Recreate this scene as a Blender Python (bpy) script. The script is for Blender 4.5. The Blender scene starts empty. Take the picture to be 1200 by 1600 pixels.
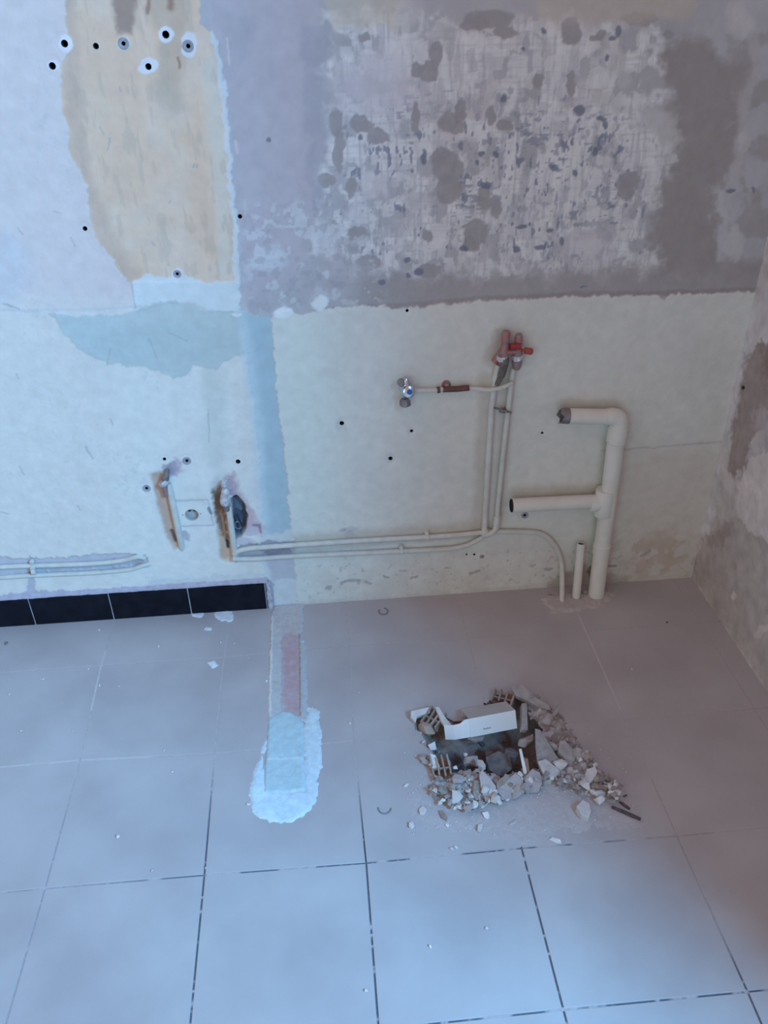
import bpy, bmesh, math, random
import numpy as np
from mathutils import Vector, Matrix

# ---------------------------------------------------------------- camera, world, light
F_PX = 1312.055
_w = np.array([2.13897303364028, -0.10460757269208942, 0.03166238576441663])
_a = np.linalg.norm(_w); _k = _w/_a
_K = np.array([[0, -_k[2], _k[1]], [_k[2], 0, -_k[0]], [-_k[1], _k[0], 0]])
CR = np.eye(3)+math.sin(_a)*_K+(1-math.cos(_a))*_K@_K          # rows: right, down, forward
CC = np.array([0.5749800468455734, -1.5796969856650371, 1.4119153102695479])
YW = 0.18644                                                    # back wall plane
XR = 1.5525                                                     # right wall plane
SC = bpy.context.scene
COL = SC.collection
cam = bpy.data.cameras.new('camera'); co = bpy.data.objects.new('camera', cam); COL.objects.link(co)
M = Matrix(((CR[0][0], -CR[1][0], -CR[2][0], CC[0]), (CR[0][1], -CR[1][1], -CR[2][1], CC[1]),
            (CR[0][2], -CR[1][2], -CR[2][2], CC[2]), (0, 0, 0, 1)))
co.matrix_world = M
cam.sensor_fit = 'HORIZONTAL'; cam.sensor_width = 36; cam.lens = F_PX/1200*36; cam.clip_start = 0.02
SC.camera = co
SC.view_settings.view_transform = 'Standard'; SC.view_settings.look = 'None'
SC.view_settings.gamma = 1; SC.view_settings.exposure = 0.0; SC.view_settings.use_curve_mapping = False

wd = bpy.data.worlds.new('room_air'); SC.world = wd; wd.use_nodes = True
bg = wd.node_tree.nodes['Background']
bg.inputs[0].default_value = (0.97, 0.625, 0.69, 1); bg.inputs[1].default_value = 0.53

def area(name, loc, target, sx, sy, power, color):
    l = bpy.data.lights.new(name, 'AREA'); l.shape = 'RECTANGLE'; l.size = sx; l.size_y = sy
    l.energy = power; l.color = color
    o = bpy.data.objects.new(name, l); COL.objects.link(o); o.location = loc
    o.rotation_euler = (Vector(target)-Vector(loc)).to_track_quat('-Z', 'Y').to_euler()
    return o
# daylight through an unseen opening assumed behind the camera: seen in full from the left, cut off by the end of the right wall
area('daylight_right', (2.75, -2.9, 2.8), (0.3, -0.4, 0.3), 1.0, 1.0, 305, (0.15, 0.54, 1.0))
area('daylight_left', (-1.0, -3.4, 1.5), (0.3, 0, 0.4), 1.4, 1.8, 16, (0.22, 1.0, 0.90))

# ---------------------------------------------------------------- helpers
def proj(X, Y, Z):
    d = np.stack([np.asarray(X)-CC[0], np.asarray(Y)-CC[1], np.asarray(Z)-CC[2]], -1)@CR.T
    z = np.where(d[..., 2] > .15, d[..., 2], np.nan)
    px = 600+F_PX*d[..., 0]/z; py = 800+F_PX*d[..., 1]/z
    return np.nan_to_num(px, nan=-9e3), np.nan_to_num(py, nan=9e3)
def ray(px, py):
    return CR.T@np.array([(px-600)/F_PX, (py-800)/F_PX, 1.0])
def on_floor(px, py, h=0.0):
    d = ray(px, py); t = (h-CC[2])/d[2]; return CC+t*d
def on_wall(px, py, off=0.0):
    d = ray(px, py); t = (YW-off-CC[1])/d[1]; return CC+t*d
def on_right(px, py, off=0.0):
    d = ray(px, py); t = (XR-off-CC[0])/d[0]; return CC+t*d

def _hash(ix, iy, seed):
    h = (ix.astype(np.int64)*374761393+iy.astype(np.int64)*668265263+seed*974711) & 0xffffffff
    h = ((h ^ (h >> 13))*1274126177) & 0xffffffff
    h = (h ^ (h >> 16)) & 0xffff
    return h/65535.0
def vnoise(x, y, seed=0):
    ix = np.floor(x); iy = np.floor(y); fx = x-ix; fy = y-iy
    fx = fx*fx*fx*(fx*(fx*6-15)+10); fy = fy*fy*fy*(fy*(fy*6-15)+10)
    a = _hash(ix, iy, seed); b = _hash(ix+1, iy, seed); c = _hash(ix, iy+1, seed); d = _hash(ix+1, iy+1, seed)
    return (a*(1-fx)+b*fx)*(1-fy)+(c*(1-fx)+d*fx)*fy
def fbm(x, y, s, o=3, seed=0, sy=None):
    sy = sy or s; r = 0; a = 1; t = 0
    for i in range(o):
        r = r+a*vnoise(x/s*2**i+17.3*i, y/sy*2**i-9.1*i, seed+i*31); t += a; a *= .5
    return r/t                                                  # 0..1, mean .5
def sst(a, b, x):
    t = np.clip((x-a)/(b-a), 0, 1); return t*t*(3-2*t)
def sdpoly(px, py, P):
    """signed distance, positive inside"""
    P = np.asarray(P, float); d2 = np.full(px.shape, 1e12); ins = np.zeros(px.shape, bool)
    for i in range(len(P)):
        ax, ay = P[i-1]; bx, by = P[i]
        ex, ey = bx-ax, by-ay; wx, wy = px-ax, py-ay
        t = np.clip((wx*ex+wy*ey)/(ex*ex+ey*ey+1e-12), 0, 1)
        d2 = np.minimum(d2, (wx-ex*t)**2+(wy-ey*t)**2)
        c = (ay > py) != (by > py)
        if ey != 0:
            ins ^= c & (px < (bx-ax)*(py-ay)/ey+ax)
    return np.where(ins, 1, -1)*np.sqrt(d2)
class Field:
    """paint canvas over a set of surface points; polygons are given at their photographed outline on that surface"""
    def __init__(s, px, py, u, v, base):
        s.px, s.py, s.u, s.v = px, py, u, v; n = px.size
        s.col = np.tile(np.array(base, float), (n, 1)); s.h = np.zeros(n)
        s.nx = (fbm(u, v, .03, 3, 5)-.5)*2; s.ny = (fbm(u, v, .03, 3, 11)-.5)*2
        s.fx = (fbm(u, v, .008, 2, 21)-.5)*2; s.fy = (fbm(u, v, .008, 2, 27)-.5)*2
    def box(s, P, m):
        P = np.asarray(P, float)
        return np.nonzero((s.px > P[:, 0].min()-m) & (s.px < P[:, 0].max()+m) & (s.py > P[:, 1].min()-m) & (s.py < P[:, 1].max()+m))[0]
    def poly(s, P, soft=2, wob=6, fine=3):
        i = s.box(P, soft+wob+fine+2); m = np.zeros(s.px.size)
        if i.size:
            x = s.px[i]+s.nx[i]*wob+s.fx[i]*fine; y = s.py[i]+s.ny[i]*wob+s.fy[i]*fine
            m[i] = sst(-soft, soft, sdpoly(x, y, P))
        return m
    def ell(s, cx, cy, rx, ry, ang=0, soft=.25, wob=4, fine=2):
        R = max(rx, ry)*(1+soft)+wob+fine
        i = s.box([(cx-R, cy-R), (cx+R, cy+R)], 0); m = np.zeros(s.px.size)
        if i.size:
            x = s.px[i]-cx+s.nx[i]*wob+s.fx[i]*fine; y = s.py[i]-cy+s.ny[i]*wob+s.fy[i]*fine
            c, n = math.cos(ang), math.sin(ang)
            r = np.hypot((x*c+y*n)/rx, (-x*n+y*c)/ry); m[i] = 1-sst(1-soft, 1+soft, r)
        return m
    def line(s, pts, w, soft=2, wob=2, fine=1):
        P = np.asarray(pts, float); i = s.box(P, w+soft+wob+fine+2); m = np.zeros(s.px.size)
        if i.size:
            x = s.px[i]+s.nx[i]*wob+s.fx[i]*fine; y = s.py[i]+s.ny[i]*wob+s.fy[i]*fine
            d2 = np.full(i.size, 1e12)
            for (ax, ay), (bx, by) in zip(pts[:-1], pts[1:]):
                ex, ey = bx-ax, by-ay; t = np.clip(((x-ax)*ex+(y-ay)*ey)/(ex*ex+ey*ey+1e-9), 0, 1)
                d2 = np.minimum(d2, (x-ax-ex*t)**2+(y-ay-ey*t)**2)
            m[i] = 1-sst(w-soft, w+soft, np.sqrt(d2))
        return m
    def put(s, m, c, dh=0.0, k=1.0):
        a = (m*k)[:, None]; s.col = s.col*(1-a)+np.array(c, float)*a; s.h = s.h+m*dh

# ---------------------------------------------------------------- materials
def mat_attr(name, rough=.8, bump=.25, var=.10, scale=60, tint=None, spec=.3):
    m = bpy.data.materials.new(name); m.use_nodes = True; nt = m.node_tree; N = nt.nodes; L = nt.links
    b = N['Principled BSDF']; b.inputs['Roughness'].default_value = rough; b.inputs['Specular IOR Level'].default_value = spec
    at = N.new('ShaderNodeAttribute'); at.attribute_name = 'Col'
    g = N.new('ShaderNodeNewGeometry')
    n = N.new('ShaderNodeTexNoise'); n.inputs['Scale'].default_value = scale; n.inputs['Detail'].default_value = 5
    L.new(g.outputs['Position'], n.inputs['Vector'])
    mr = N.new('ShaderNodeMapRange'); mr.inputs['To Min'].default_value = 1-var; mr.inputs['To Max'].default_value = 1+var
    mr.inputs['From Min'].default_value = .3; mr.inputs['From Max'].default_value = .7
    L.new(n.outputs['Fac'], mr.inputs['Value'])
    mx = N.new('ShaderNodeVectorMath'); mx.operation = 'SCALE'
    L.new(at.outputs['Color'], mx.inputs[0]); L.new(mr.outputs[0], mx.inputs['Scale']); L.new(mx.outputs[0], b.inputs['Base Color'])
    n2 = N.new('ShaderNodeTexNoise'); n2.inputs['Scale'].default_value = scale*3; n2.inputs['Detail'].default_value = 4
    L.new(g.outputs['Position'], n2.inputs['Vector'])
    bp = N.new('ShaderNodeBump'); bp.inputs['Strength'].default_value = bump; bp.inputs['Distance'].default_value = .002
    L.new(n2.outputs['Fac'], bp.inputs['Height']); L.new(bp.outputs[0], b.inputs['Normal'])
    return m
def mat(name, c1, c2=None, rough=.7, metal=0, scale=40, bump=.2, spec=.4, lo=.35, hi=.65, detail=4, obj=False, dist=.002):
    m = bpy.data.materials.new(name); m.use_nodes = True; nt = m.node_tree; N = nt.nodes; L = nt.links
    b = N['Principled BSDF']; b.inputs['Roughness'].default_value = rough; b.inputs['Metallic'].default_value = metal
    b.inputs['Specular IOR Level'].default_value = spec
    c2 = c2 or tuple(x*.85 for x in c1)
    g = N.new('ShaderNodeNewGeometry'); n = N.new('ShaderNodeTexNoise'); n.inputs['Scale'].default_value = scale; n.inputs['Detail'].default_value = detail
    L.new(g.outputs['Position'], n.inputs['Vector'])
    r = N.new('ShaderNodeValToRGB'); r.color_ramp.elements[0].position = lo; r.color_ramp.elements[1].position = hi
    r.color_ramp.elements[0].color = (*c1, 1); r.color_ramp.elements[1].color = (*c2, 1)
    L.new(n.outputs['Fac'], r.inputs['Fac']); out = r.outputs[0]
    if obj:
        oi = N.new('ShaderNodeObjectInfo'); mr = N.new('ShaderNodeMapRange')
        mr.inputs['To Min'].default_value = .82; mr.inputs['To Max'].default_value = 1.12
        L.new(oi.outputs['Random'], mr.inputs['Value'])
        vm = N.new('ShaderNodeVectorMath'); vm.operation = 'SCALE'
        L.new(out, vm.inputs[0]); L.new(mr.outputs[0], vm.inputs['Scale']); out = vm.outputs[0]
    L.new(out, b.inputs['Base Color'])
    bp = N.new('ShaderNodeBump'); bp.inputs['Strength'].default_value = bump; bp.inputs['Distance'].default_value = dist
    n2 = N.new('ShaderNodeTexNoise'); n2.inputs['Scale'].default_value = scale*3; n2.inputs['Detail'].default_value = 3
    L.new(g.outputs['Position'], n2.inputs['Vector']); L.new(n2.outputs['Fac'], bp.inputs['Height']); L.new(bp.outputs[0], b.inputs['Normal'])
    return m
M_WALL = mat_attr('old_plaster_and_paint', .85, .12, .035, 45)
M_FLOORBASE = mat_attr('mortar_bed', .95, .5, .15, 90)
M_PATCH = mat_attr('floor_patch', .85, .35, .08, 80)
M_TILE = mat('pinkish_stoneware_tile', (.50, .475, .47), (.425, .395, .395), rough=.55, scale=5, bump=.05, spec=.35, detail=6)
M_TERRA = mat('terracotta', (.42, .25, .17), (.30, .18, .13), rough=.9, scale=60, bump=.5, obj=True)
M_TERRA_DUSTY = mat('dusty_terracotta', (.42, .35, .30), (.34, .27, .22), rough=.95, scale=60, bump=.5, obj=True)
M_MORTAR = mat('grey_mortar', (.46, .43, .42), (.36, .33, .32), rough=.95, scale=70, bump=.7, obj=True)
M_DARKMORTAR = mat('dark_mortar', (.20, .18, .17), (.13, .12, .12), rough=.95, scale=70, bump=.7, obj=True)  # darker copy of the grey mortar, mostly for lumps in the pit
M_PLASTER = mat('white_plaster_chip', (.78, .76, .73), (.66, .64, .61), rough=.9, scale=60, bump=.5, obj=True)
M_TILECHIP = mat('pink_tile_shard', (.54, .49, .48), (.46, .42, .42), rough=.7, scale=50, bump=.2, obj=True)
M_PVC = mat('painted_pvc', (.77, .765, .70), (.72, .71, .63), rough=.5, scale=25, bump=.08)
M_PIPE = mat('painted_copper', (.68, .68, .62), (.60, .60, .54), rough=.5, scale=45, bump=.15)
M_COPPER = mat('bare_copper', (.22, .10, .08), (.13, .07, .06), rough=.5, metal=.5, scale=90, bump=.2)
M_CHROME = mat('chrome', (.75, .77, .8), (.6, .62, .66), rough=.18, metal=1, scale=60, bump=.03)
M_DULL = mat('dull_metal', (.33, .31, .31), (.22, .21, .21), rough=.5, metal=.6, scale=90, bump=.3)
M_PALEMETAL = mat('limescaled_metal', (.72, .74, .76), (.45, .45, .46), rough=.4, metal=.3, scale=110, bump=.3)
M_REDMETAL = mat('rusty_painted_metal', (.44, .17, .16), (.30, .26, .26), rough=.55, metal=.2, scale=70, bump=.5, lo=.44, hi=.54)
M_RED = mat('red_paint', (.42, .03, .04), (.30, .05, .05), rough=.5, scale=90, bump=.2)
M_ORANGE = mat('orange_red_cap', (.50, .10, .05), (.35, .10, .08), rough=.5, scale=90, bump=.2)
M_TAPE = mat('brown_sealing', (.13, .11, .10), (.20, .18, .16), rough=.9, scale=90, bump=.6)
M_DARK = mat('dark_inside', (.02, .02, .022), (.035, .033, .033), rough=.95, scale=60)
M_PLUG = mat('grey_wall_plug', (.42, .43, .46), (.30, .31, .34), rough=.6, scale=90)
M_BLACKTILE = mat('black_glazed_tile', (.006, .007, .013), (.011, .012, .02), rough=.5, scale=30, bump=.05, spec=.12)
M_GROUTW = mat('pale_grout', (.55, .56, .60), (.42, .42, .46), rough=.9, scale=80, bump=.4)
M_CARD = mat('white_carton', (.84, .84, .83), (.80, .80, .79), rough=.6, scale=20, bump=.02)
M_GLOSSCARD = mat('glossy_white_film', (.86, .90, .91), (.80, .86, .88), rough=.2, scale=20, bump=.02, spec=.8)
M_CARDSHADE = mat('shaded_carton_top', (.50, .48, .45), (.44, .42, .40), rough=.8, scale=20, bump=.05)  # carton's top face, its dimmer light put into a greyer colour
M_INK = mat('grey_ink', (.14, .15, .19), (.16, .17, .21), rough=.7)
M_ROD = mat('rusted_rod', (.10, .08, .08), (.16, .12, .11), rough=.7, metal=.4, scale=120, bump=.5)
M_DUST = mat_attr('rubble_dust', .97, .35, .05, 120)
M_CORD = mat('grey_cord', (.25, .24, .26), (.2, .2, .2), rough=.7)

# ---------------------------------------------------------------- object helpers
def link(name, me, m=None, parent=None, kind=None):
    o = bpy.data.objects.new(name, me); COL.objects.link(o)
    if m is not None and me is not None and len(me.materials) == 0: me.materials.append(m)
    if parent is not None: o.parent = parent
    if kind: o['kind'] = kind
    return o
def from_bm(name, bm, m, parent=None, smooth=False, kind=None):
    me = bpy.data.meshes.new(name); bmesh.ops.recalc_face_normals(bm, faces=bm.faces)
    bm.to_mesh(me); bm.free()
    if smooth:
        me.polygons.foreach_set('use_smooth', [True]*len(me.polygons))
        try: me.set_sharp_from_angle(angle=math.radians(40))
        except Exception: pass
    return link(name, me, m, parent, kind)
def thing(name, label, cat, loc, group=None):
    o = bpy.data.objects.new(name, None); COL.objects.link(o); o.location = loc; o.empty_display_size = .02
    o['label'] = label; o['category'] = cat
    if group: o['group'] = group
    return o
def tag(o, label, cat, group=None):
    o['label'] = label; o['category'] = cat
    if group: o['group'] = group
    return o
def grid_mesh(name, V, nu, nv, keep=None, cols=None, mat_=None, parent=None, flip=False, smooth=True, extra=None, kind=None):
    """V: (nu*nv,3) row-major (v outer). keep: bool per face."""
    iu, iv = np.meshgrid(np.arange(nu-1), np.arange(nv-1)); a = (iv*nu+iu).ravel()
    F = np.stack([a, a+1, a+1+nu, a+nu], 1)
    if flip: F = F[:, ::-1]
    if keep is not None: F = F[keep]
    if keep is not None and (~keep).sum() > .2*keep.size:
        used = np.unique(F); mp = np.full(len(V), -1); mp[used] = np.arange(used.size)
        V = V[used]; F = mp[F]
        if cols is not None: cols = cols[used]
    nb = len(V)
    if extra is not None:
        EV, EF, EC = extra
        V = np.concatenate([V, EV]); F = np.concatenate([F, np.asarray(EF)+nb]); cols = np.concatenate([cols, EC])
    me = bpy.data.meshes.new(name)
    me.vertices.add(len(V)); me.vertices.foreach_set('co', V.astype(np.float32).ravel())
    me.loops.add(F.size); me.loops.foreach_set('vertex_index', F.astype(np.int32).ravel())
    me.polygons.add(len(F)); me.polygons.foreach_set('loop_start', np.arange(0, F.size, 4, dtype=np.int32))
    me.polygons.foreach_set('use_smooth', np.full(len(F), smooth))
    me.update(calc_edges=True)
    if cols is not None:
        at = me.color_attributes.new('Col', 'FLOAT_COLOR', 'POINT')
        at.data.foreach_set('color', np.concatenate([np.clip(cols, 0.01, .95), np.ones((len(cols), 1))], 1).astype(np.float32).ravel())
    return link(name, me, mat_, parent, kind)
def frame_of(d):
    d = Vector(d).normalized(); u = d.orthogonal().normalized(); return u, d.cross(u), d
def tube(bm, pts, r, n=16, cap0=True, cap1=True, bore=0.0):
    """round bar through pts; bore > 0 leaves an open end of that depth at the start"""
    pts = [Vector(p) for p in pts]; rr = r if isinstance(r, (list, tuple)) else [r]*len(pts)
    rings = []; u = None
    for i, p in enumerate(pts):
        d = (pts[min(i+1, len(pts)-1)]-pts[max(i-1, 0)]).normalized()
        if u is None: u = d.orthogonal().normalized()
        else: u = (u-d*u.dot(d)).normalized()
        v = d.cross(u)
        rings.append([bm.verts.new(p+(u*math.cos(t)+v*math.sin(t))*rr[i]) for t in [2*math.pi*k/n for k in range(n)]])
    for a, b in zip(rings[:-1], rings[1:]):
        for k in range(n): bm.faces.new((a[k], a[(k+1) % n], b[(k+1) % n], b[k]))
    if bore:
        d = (pts[1]-pts[0]).normalized(); c = pts[0]
        lip = [bm.verts.new(c+(v.co-c)*.82) for v in rings[0]]; inn = [bm.verts.new(v.co+d*bore) for v in lip]
        for k in range(n):
            bm.faces.new((rings[0][k], lip[k], lip[(k+1) % n], rings[0][(k+1) % n]))
            bm.faces.new((lip[k], inn[k], inn[(k+1) % n], lip[(k+1) % n]))
        bm.faces.new(inn)
    elif cap0: bm.faces.new(rings[0][::-1])
    if cap1: bm.faces.new(rings[-1])
    return rings
def smooth_path(pts, n=8):
    P = [Vector(p) for p in pts]; out = []
    for i in range(len(P)-1):
        p0 = P[max(i-1, 0)]; p1 = P[i]; p2 = P[i+1]; p3 = P[min(i+2, len(P)-1)]
        for k in range(n):
            t = k/n
            out.append(.5*((2*p1)+(p2-p0)*t+(2*p0-5*p1+4*p2-p3)*t*t+(3*p1-p0-3*p2+p3)*t**3))
    out.append(P[-1]); return out
def box_bm(bm, c, s, rot=None, bev=0.0):
    r = bmesh.ops.create_cube(bm, size=1.0); vs = r['verts']
    for v in vs:
        p = Vector((v.co.x*s[0], v.co.y*s[1], v.co.z*s[2]))
        if rot is not None: p = rot@p
        v.co = p+Vector(c)
    if bev:
        es = {e for v in vs for e in v.link_edges}
        bmesh.ops.bevel(bm, geom=list(es), offset=bev, segments=2, affect='EDGES', profile=.6)
    return vs
def lathe(bm, base, axis, prof, n=16):
    """prof: (distance along the axis, radius)"""
    u, v, d = frame_of(axis); base = Vector(base); rings = []
    for t, r in prof:
        rings.append([bm.verts.new(base+d*t+(u*math.cos(a)+v*math.sin(a))*max(r, 1e-5)) for a in [2*math.pi*k/n for k in range(n)]])
    for a, b in zip(rings[:-1], rings[1:]):
        for k in range(n): bm.faces.new((a[k], a[(k+1) % n], b[(k+1) % n], b[k]))
    bm.faces.new(rings[0][::-1]); bm.faces.new(rings[-1])

# ================================================================= BACK WALL
GX = .0022
xs = np.concatenate([np.linspace(-2.2, -.36, 60)[:-1], np.arange(-.36, XR, GX), [XR]])
zs = np.concatenate([np.arange(-.013, 1.47, GX), np.linspace(1.47, 2.5, 40)])
nu, nv = len(xs), len(zs)
U, V_ = np.meshgrid(xs, zs); U = U.ravel(); V_ = V_.ravel()
PX, PY = proj(U, np.full(U.shape, YW), V_)
CEM = (.56, .55, .56)
W = Field(PX, PY, U, V_, CEM)
u, v = U, V_
# --- grey cement plaster of the upper half, clouds and skim coat
cl = fbm(u, v, .16, 4, 41); W.col *= (0.92+.2*(cl-.5)*2*.6)[:, None]
skim = W.poly([(505, 22), (640, 15), (760, 40), (900, 25), (1030, 50), (1050, 120), (1000, 200), (1060, 215), (1040, 290), (1010, 330), (1030, 420), (900, 440), (700, 430), (560, 425), (490, 400), (500, 260), (520, 160)], 16, 22, 8)
sk = fbm(u, v, .035, 4, 51); W.put(skim*sst(.38, .52, sk), (.78, .76, .75), .0006, .9)
W.put(skim*sst(.55, .62, fbm(u, v, .02, 3, 57, sy=.035)), (.84, .82, .80), .0004, .6)
# brushed vertical and horizontal drags
st = fbm(u, v, .006, 3, 61, sy=.07); W.put(skim*sst(.54, .7, st), (.46, .46, .48), 0, .45)
st = fbm(u, v, .06, 3, 67, sy=.004); W.put(skim*sst(.56, .72, st), (.50, .50, .51), 0, .35)
# squared light dabs
q = _hash(np.floor(u/.018+fbm(u, v, .05, 2, 3)*1.5), np.floor(v/.026+fbm(u, v, .05, 2, 4)*1.5), 9)
W.put(skim*(q > .80), (.82, .80, .78), .0004, .5)
W.put(skim*(q < .10), (.50, .49, .50), 0, .45)
# dark flecks, dense low and right of the middle
dens = W.poly([(560, 140), (900, 140), (1020, 230), (1010, 420), (560, 430), (490, 330)], 50, 20)
fl = fbm(u, v, .0075, 2, 71, sy=.014)*.6+fbm(u, v, .04, 2, 73)*.4
W.put(dens*sst(.675, .71, fl), (.24, .26, .34), -.0004, .8)
fl2 = fbm(u, v, .018, 2, 75, sy=.005)*.55+fbm(u, v, .06, 2, 79)*.45
W.put(dens*sst(.685, .72, fl2), (.28, .30, .37), -.0003, .65)
fl3 = fbm(u, v, .0035, 2, 171, sy=.02)*.55+fbm(u, v, .05, 2, 179)*.45
W.put(dens*sst(.66, .71, fl3), (.38, .40, .46), -.0002, .5)
W.put(W.poly([(690, 170), (900, 160), (1000, 300), (900, 420), (760, 420), (660, 330)], 60, 20)*sst(.63, .68, fbm(u, v, .0075, 2, 271, sy=.012)*.6+fbm(u, v, .03, 2, 273)*.4), (.27, .28, .36), -.0003, .6)
# authored blotches where the skim came off
W.put(W.ell(600, 130, 70, 45, soft=.5, wob=14, fine=6), (.70, .655, .68), .0002, .75)
W.put(skim*sst(.60, .68, fbm(u, v, .07, 3, 301)), (.60, .56, .57), 0, .5)
DK = (.40, .375, .375)
for a in [(681, 86, 11, 23), (652, 108, 9, 13), (670, 112, 15, 18), (649, 187, 7, 26), (700, 192, 18, 18, .3), (719, 175, 8, 20, .2), (715, 200, 12, 10), (524, 192, 11, 24), (530, 235, 9, 34),
          (563, 193, 14, 15), (592, 214, 18, 13), (573, 198, 14, 9), (700, 262, 22, 26), (703, 298, 22, 22), (690, 245, 18, 14), (758, 310, 11, 20), (775, 325, 9, 14), (765, 182, 8, 16), (788, 198, 14, 10),
          (744, 365, 18, 20), (738, 382, 14, 12), (672, 422, 20, 12), (890, 130, 8, 22), (891, 50, 17, 22), (765, 30, 40, 14), (742, 38, 26, 10), (790, 50, 18, 10), (568, 58, 10, 9), (560, 365, 16, 12), (575, 410, 22, 10),
          (548, 292, 9, 16), (511, 280, 12, 12), (978, 295, 16, 18), (985, 280, 14, 14), (940, 55, 9, 8), (842, 128, 10, 12), (1045, 55, 8, 8), (670, 370, 9, 8), (930, 60, 12, 5), (520, 355, 10, 15), (1000, 30, 30, 10)]:
    W.put(W.ell(*a[:4], ang=a[4] if len(a) > 4 else 0, soft=.12, wob=5, fine=3), DK, -.0007, .9)
# left mauve strip between the tan stain and the skim coat
W.put(W.poly([(310, -60), (500, -60), (500, 120), (505, 230), (490, 330), (480, 420), (380, 480), (372, 300), (345, 110)], 14, 10), (.57, .51, .54), 0, .8)
W.put(W.poly([(470, 40), (505, 40), (512, 130), (505, 330), (485, 330), (478, 170)], 6, 12), (.45, .44, .48), 0, .6)
W.put(W.poly([(345, 20), (400, 30), (395, 80), (370, 95), (345, 60)], 10, 10), (.47, .45, .48), 0, .6)
W.put(W.poly([(500, -60), (640, -60), (640, 12), (620, 45), (560, 40), (520, 52)], 8, 12), (.68, .60, .47), 0, .6)
W.put(W.poly([(830, -60), (1100, -60), (1080, 30), (960, 38), (850, 36)], 10, 14), (.62, .54, .45), 0, .65)
# lower mauve zone and paler smears (420-560, 330-480)
W.put(W.poly([(385, 420), (560, 400), (640, 430), (640, 478), (395, 490)], 14, 16), (.50, .48, .50), 0, .5)
for a in [(512, 365, 22, 26), (418, 412, 26, 10), (500, 465, 18, 12), (560, 330, 20, 20), (428, 402, 20, 22)]:
    W.put(W.ell(*a, soft=.3, wob=8, fine=5), (.64, .65, .68), .0006, .6)
# dark damp zone on the right
W.put(W.poly([(1035, 90), (1060, 62), (1100, 60), (1130, 90), (1170, 100), (1158, 150), (1150, 200), (1160, 230), (1130, 290), (1115, 310), (1130, 360), (1125, 430), (1030, 440), (1020, 380), (1035, 290), (1060, 230), (1050, 150)], 12, 16, 6), (.36, .325, .305), -.0004, .85)
W.put(W.poly([(1150, 60), (1250, 40), (1250, 480), (1150, 460), (1130, 400), (1165, 300), (1150, 200)], 14, 20, 8)*sst(.40, .54, fbm(u, v, .05, 4, 91)), (.40, .365, .355), 0, .7)
W.put(W.line([(1175, 60), (1180, 120), (1160, 170), (1150, 230), (1155, 280)], 8, 5, 8), (.58, .55, .55), .0005, .7)
W.put(W.line([(1128, 300), (1132, 350), (1122, 405), (1145, 404)], 5, 3, 5), (.60, .575, .58), .0005, .8)
for a in [(1035, 190, 26, 20), (1050, 215, 18, 16), (960, 85, 14, 34), (975, 120, 12, 16), (940, 155, 22, 12), (1148, 380, 16, 26), (1160, 220, 12, 20), (1155, 30, 20, 24), (640, 20, 20, 26)]:
    W.put(W.ell(*a, soft=.3, wob=8, fine=4), (.66, .635, .61), .0005, .6)
# brown-grey band and darker thin line just above the cream panel
W.put(W.poly([(560, 432), (700, 434), (900, 425), (1200, 400), (1250, 460), (1035, 462), (800, 468), (560, 482)], 9, 14), (.40, .36, .35), 0, .65)
W.put(W.line([(500, 484), (640, 476), (760, 466), (900, 459), (1040, 457), (1180, 452)], 3.5, 2.5, 3), (.33, .27, .26), -.0008, .55)
# --- white painted left part
WHITE = (.77, .725, .66)
edge_r = [(370, 440), (376, 480), (378, 520), (392, 580), (400, 660), (408, 740), (413, 832), (410, 950)]
wl = W.poly([(-4000, -3000), (107, -3000), (105, 0), (103, 40), (113, 75), (96, 98), (96, 160), (104, 200), (108, 240), (124, 268), (138, 290), (139, 330), (148, 372), (172, 402), (200, 440)]
            + edge_r+[(410, 1100), (-4000, 1300)], 1.6, 3, 2.5)
lw = fbm(u, v, .2, 3, 101)
W.put(wl, WHITE, .0012); W.put(wl*sst(.5, .8, lw), (.73, .70, .67), 0, .6)
W.put(wl*W.poly([(-4000, -3000), (400, -3000), (400, 470), (-4000, 480)], 25, 10), (.775, .665, .63), 0, .85)
# cream tan stain, top left
tan = W.poly([(103, -900), (103, 40), (113, 75), (96, 98), (96, 160), (104, 200), (108, 240), (124, 268), (138, 290), (139, 330), (148, 372), (172, 402), (203, 442), (232, 431), (262, 434), (285, 436), (300, 434), (318, 445), (340, 443), (374, 444), (371, 380), (360, 260), (350, 180), (346, 130), (333, 55), (312, 40), (308, -900)], 1.6, 3, 3)
W.put(tan, (.84, .63, .47), -.0003)
W.put(tan*sst(.40, .6, fbm(u, v, .05, 3, 107, sy=.4)), (.80, .57, .40), 0, .5)
W.put(tan*sst(.5, .75, fbm(u, v, .1, 3, 109)), (.82, .67, .54), 0, .6)
W.put(tan*W.line([(100, -60), (112, 130), (118, 230), (150, 320), (165, 385), (205, 430)], 14, 10, 8), (.64, .46, .36), 0, .6)
W.put(tan*W.line([(330, 100), (345, 250), (355, 420)], 12, 10, 6), (.74, .70, .60), 0, .6)
W.put(tan*W.poly([(170, -40), (215, -40), (212, 20), (205, 55), (183, 50), (178, 20)], 6, 6), (.36, .25, .21), 0, .8)
W.put(tan*W.poly([(222, -40), (300, -40), (290, 20), (285, 110), (290, 170), (265, 185), (245, 150), (250, 60), (228, 15)], 12, 10), (.52, .42, .32), 0, .5)
W.put(tan*W.line([(265, -20), (266, 12)], 5, 4, 2)+tan*W.line([(232, -10), (231, 20)], 3, 2, 2)+tan*W.line([(278, 90), (281, 106)], 2, 1.2, 1), (.34, .20, .13), 0, .75)
W.put(tan*sst(.60, .70, fbm(u, v, .012, 3, 113, sy=.05)), (.56, .47, .37), 0, .35)
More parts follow.
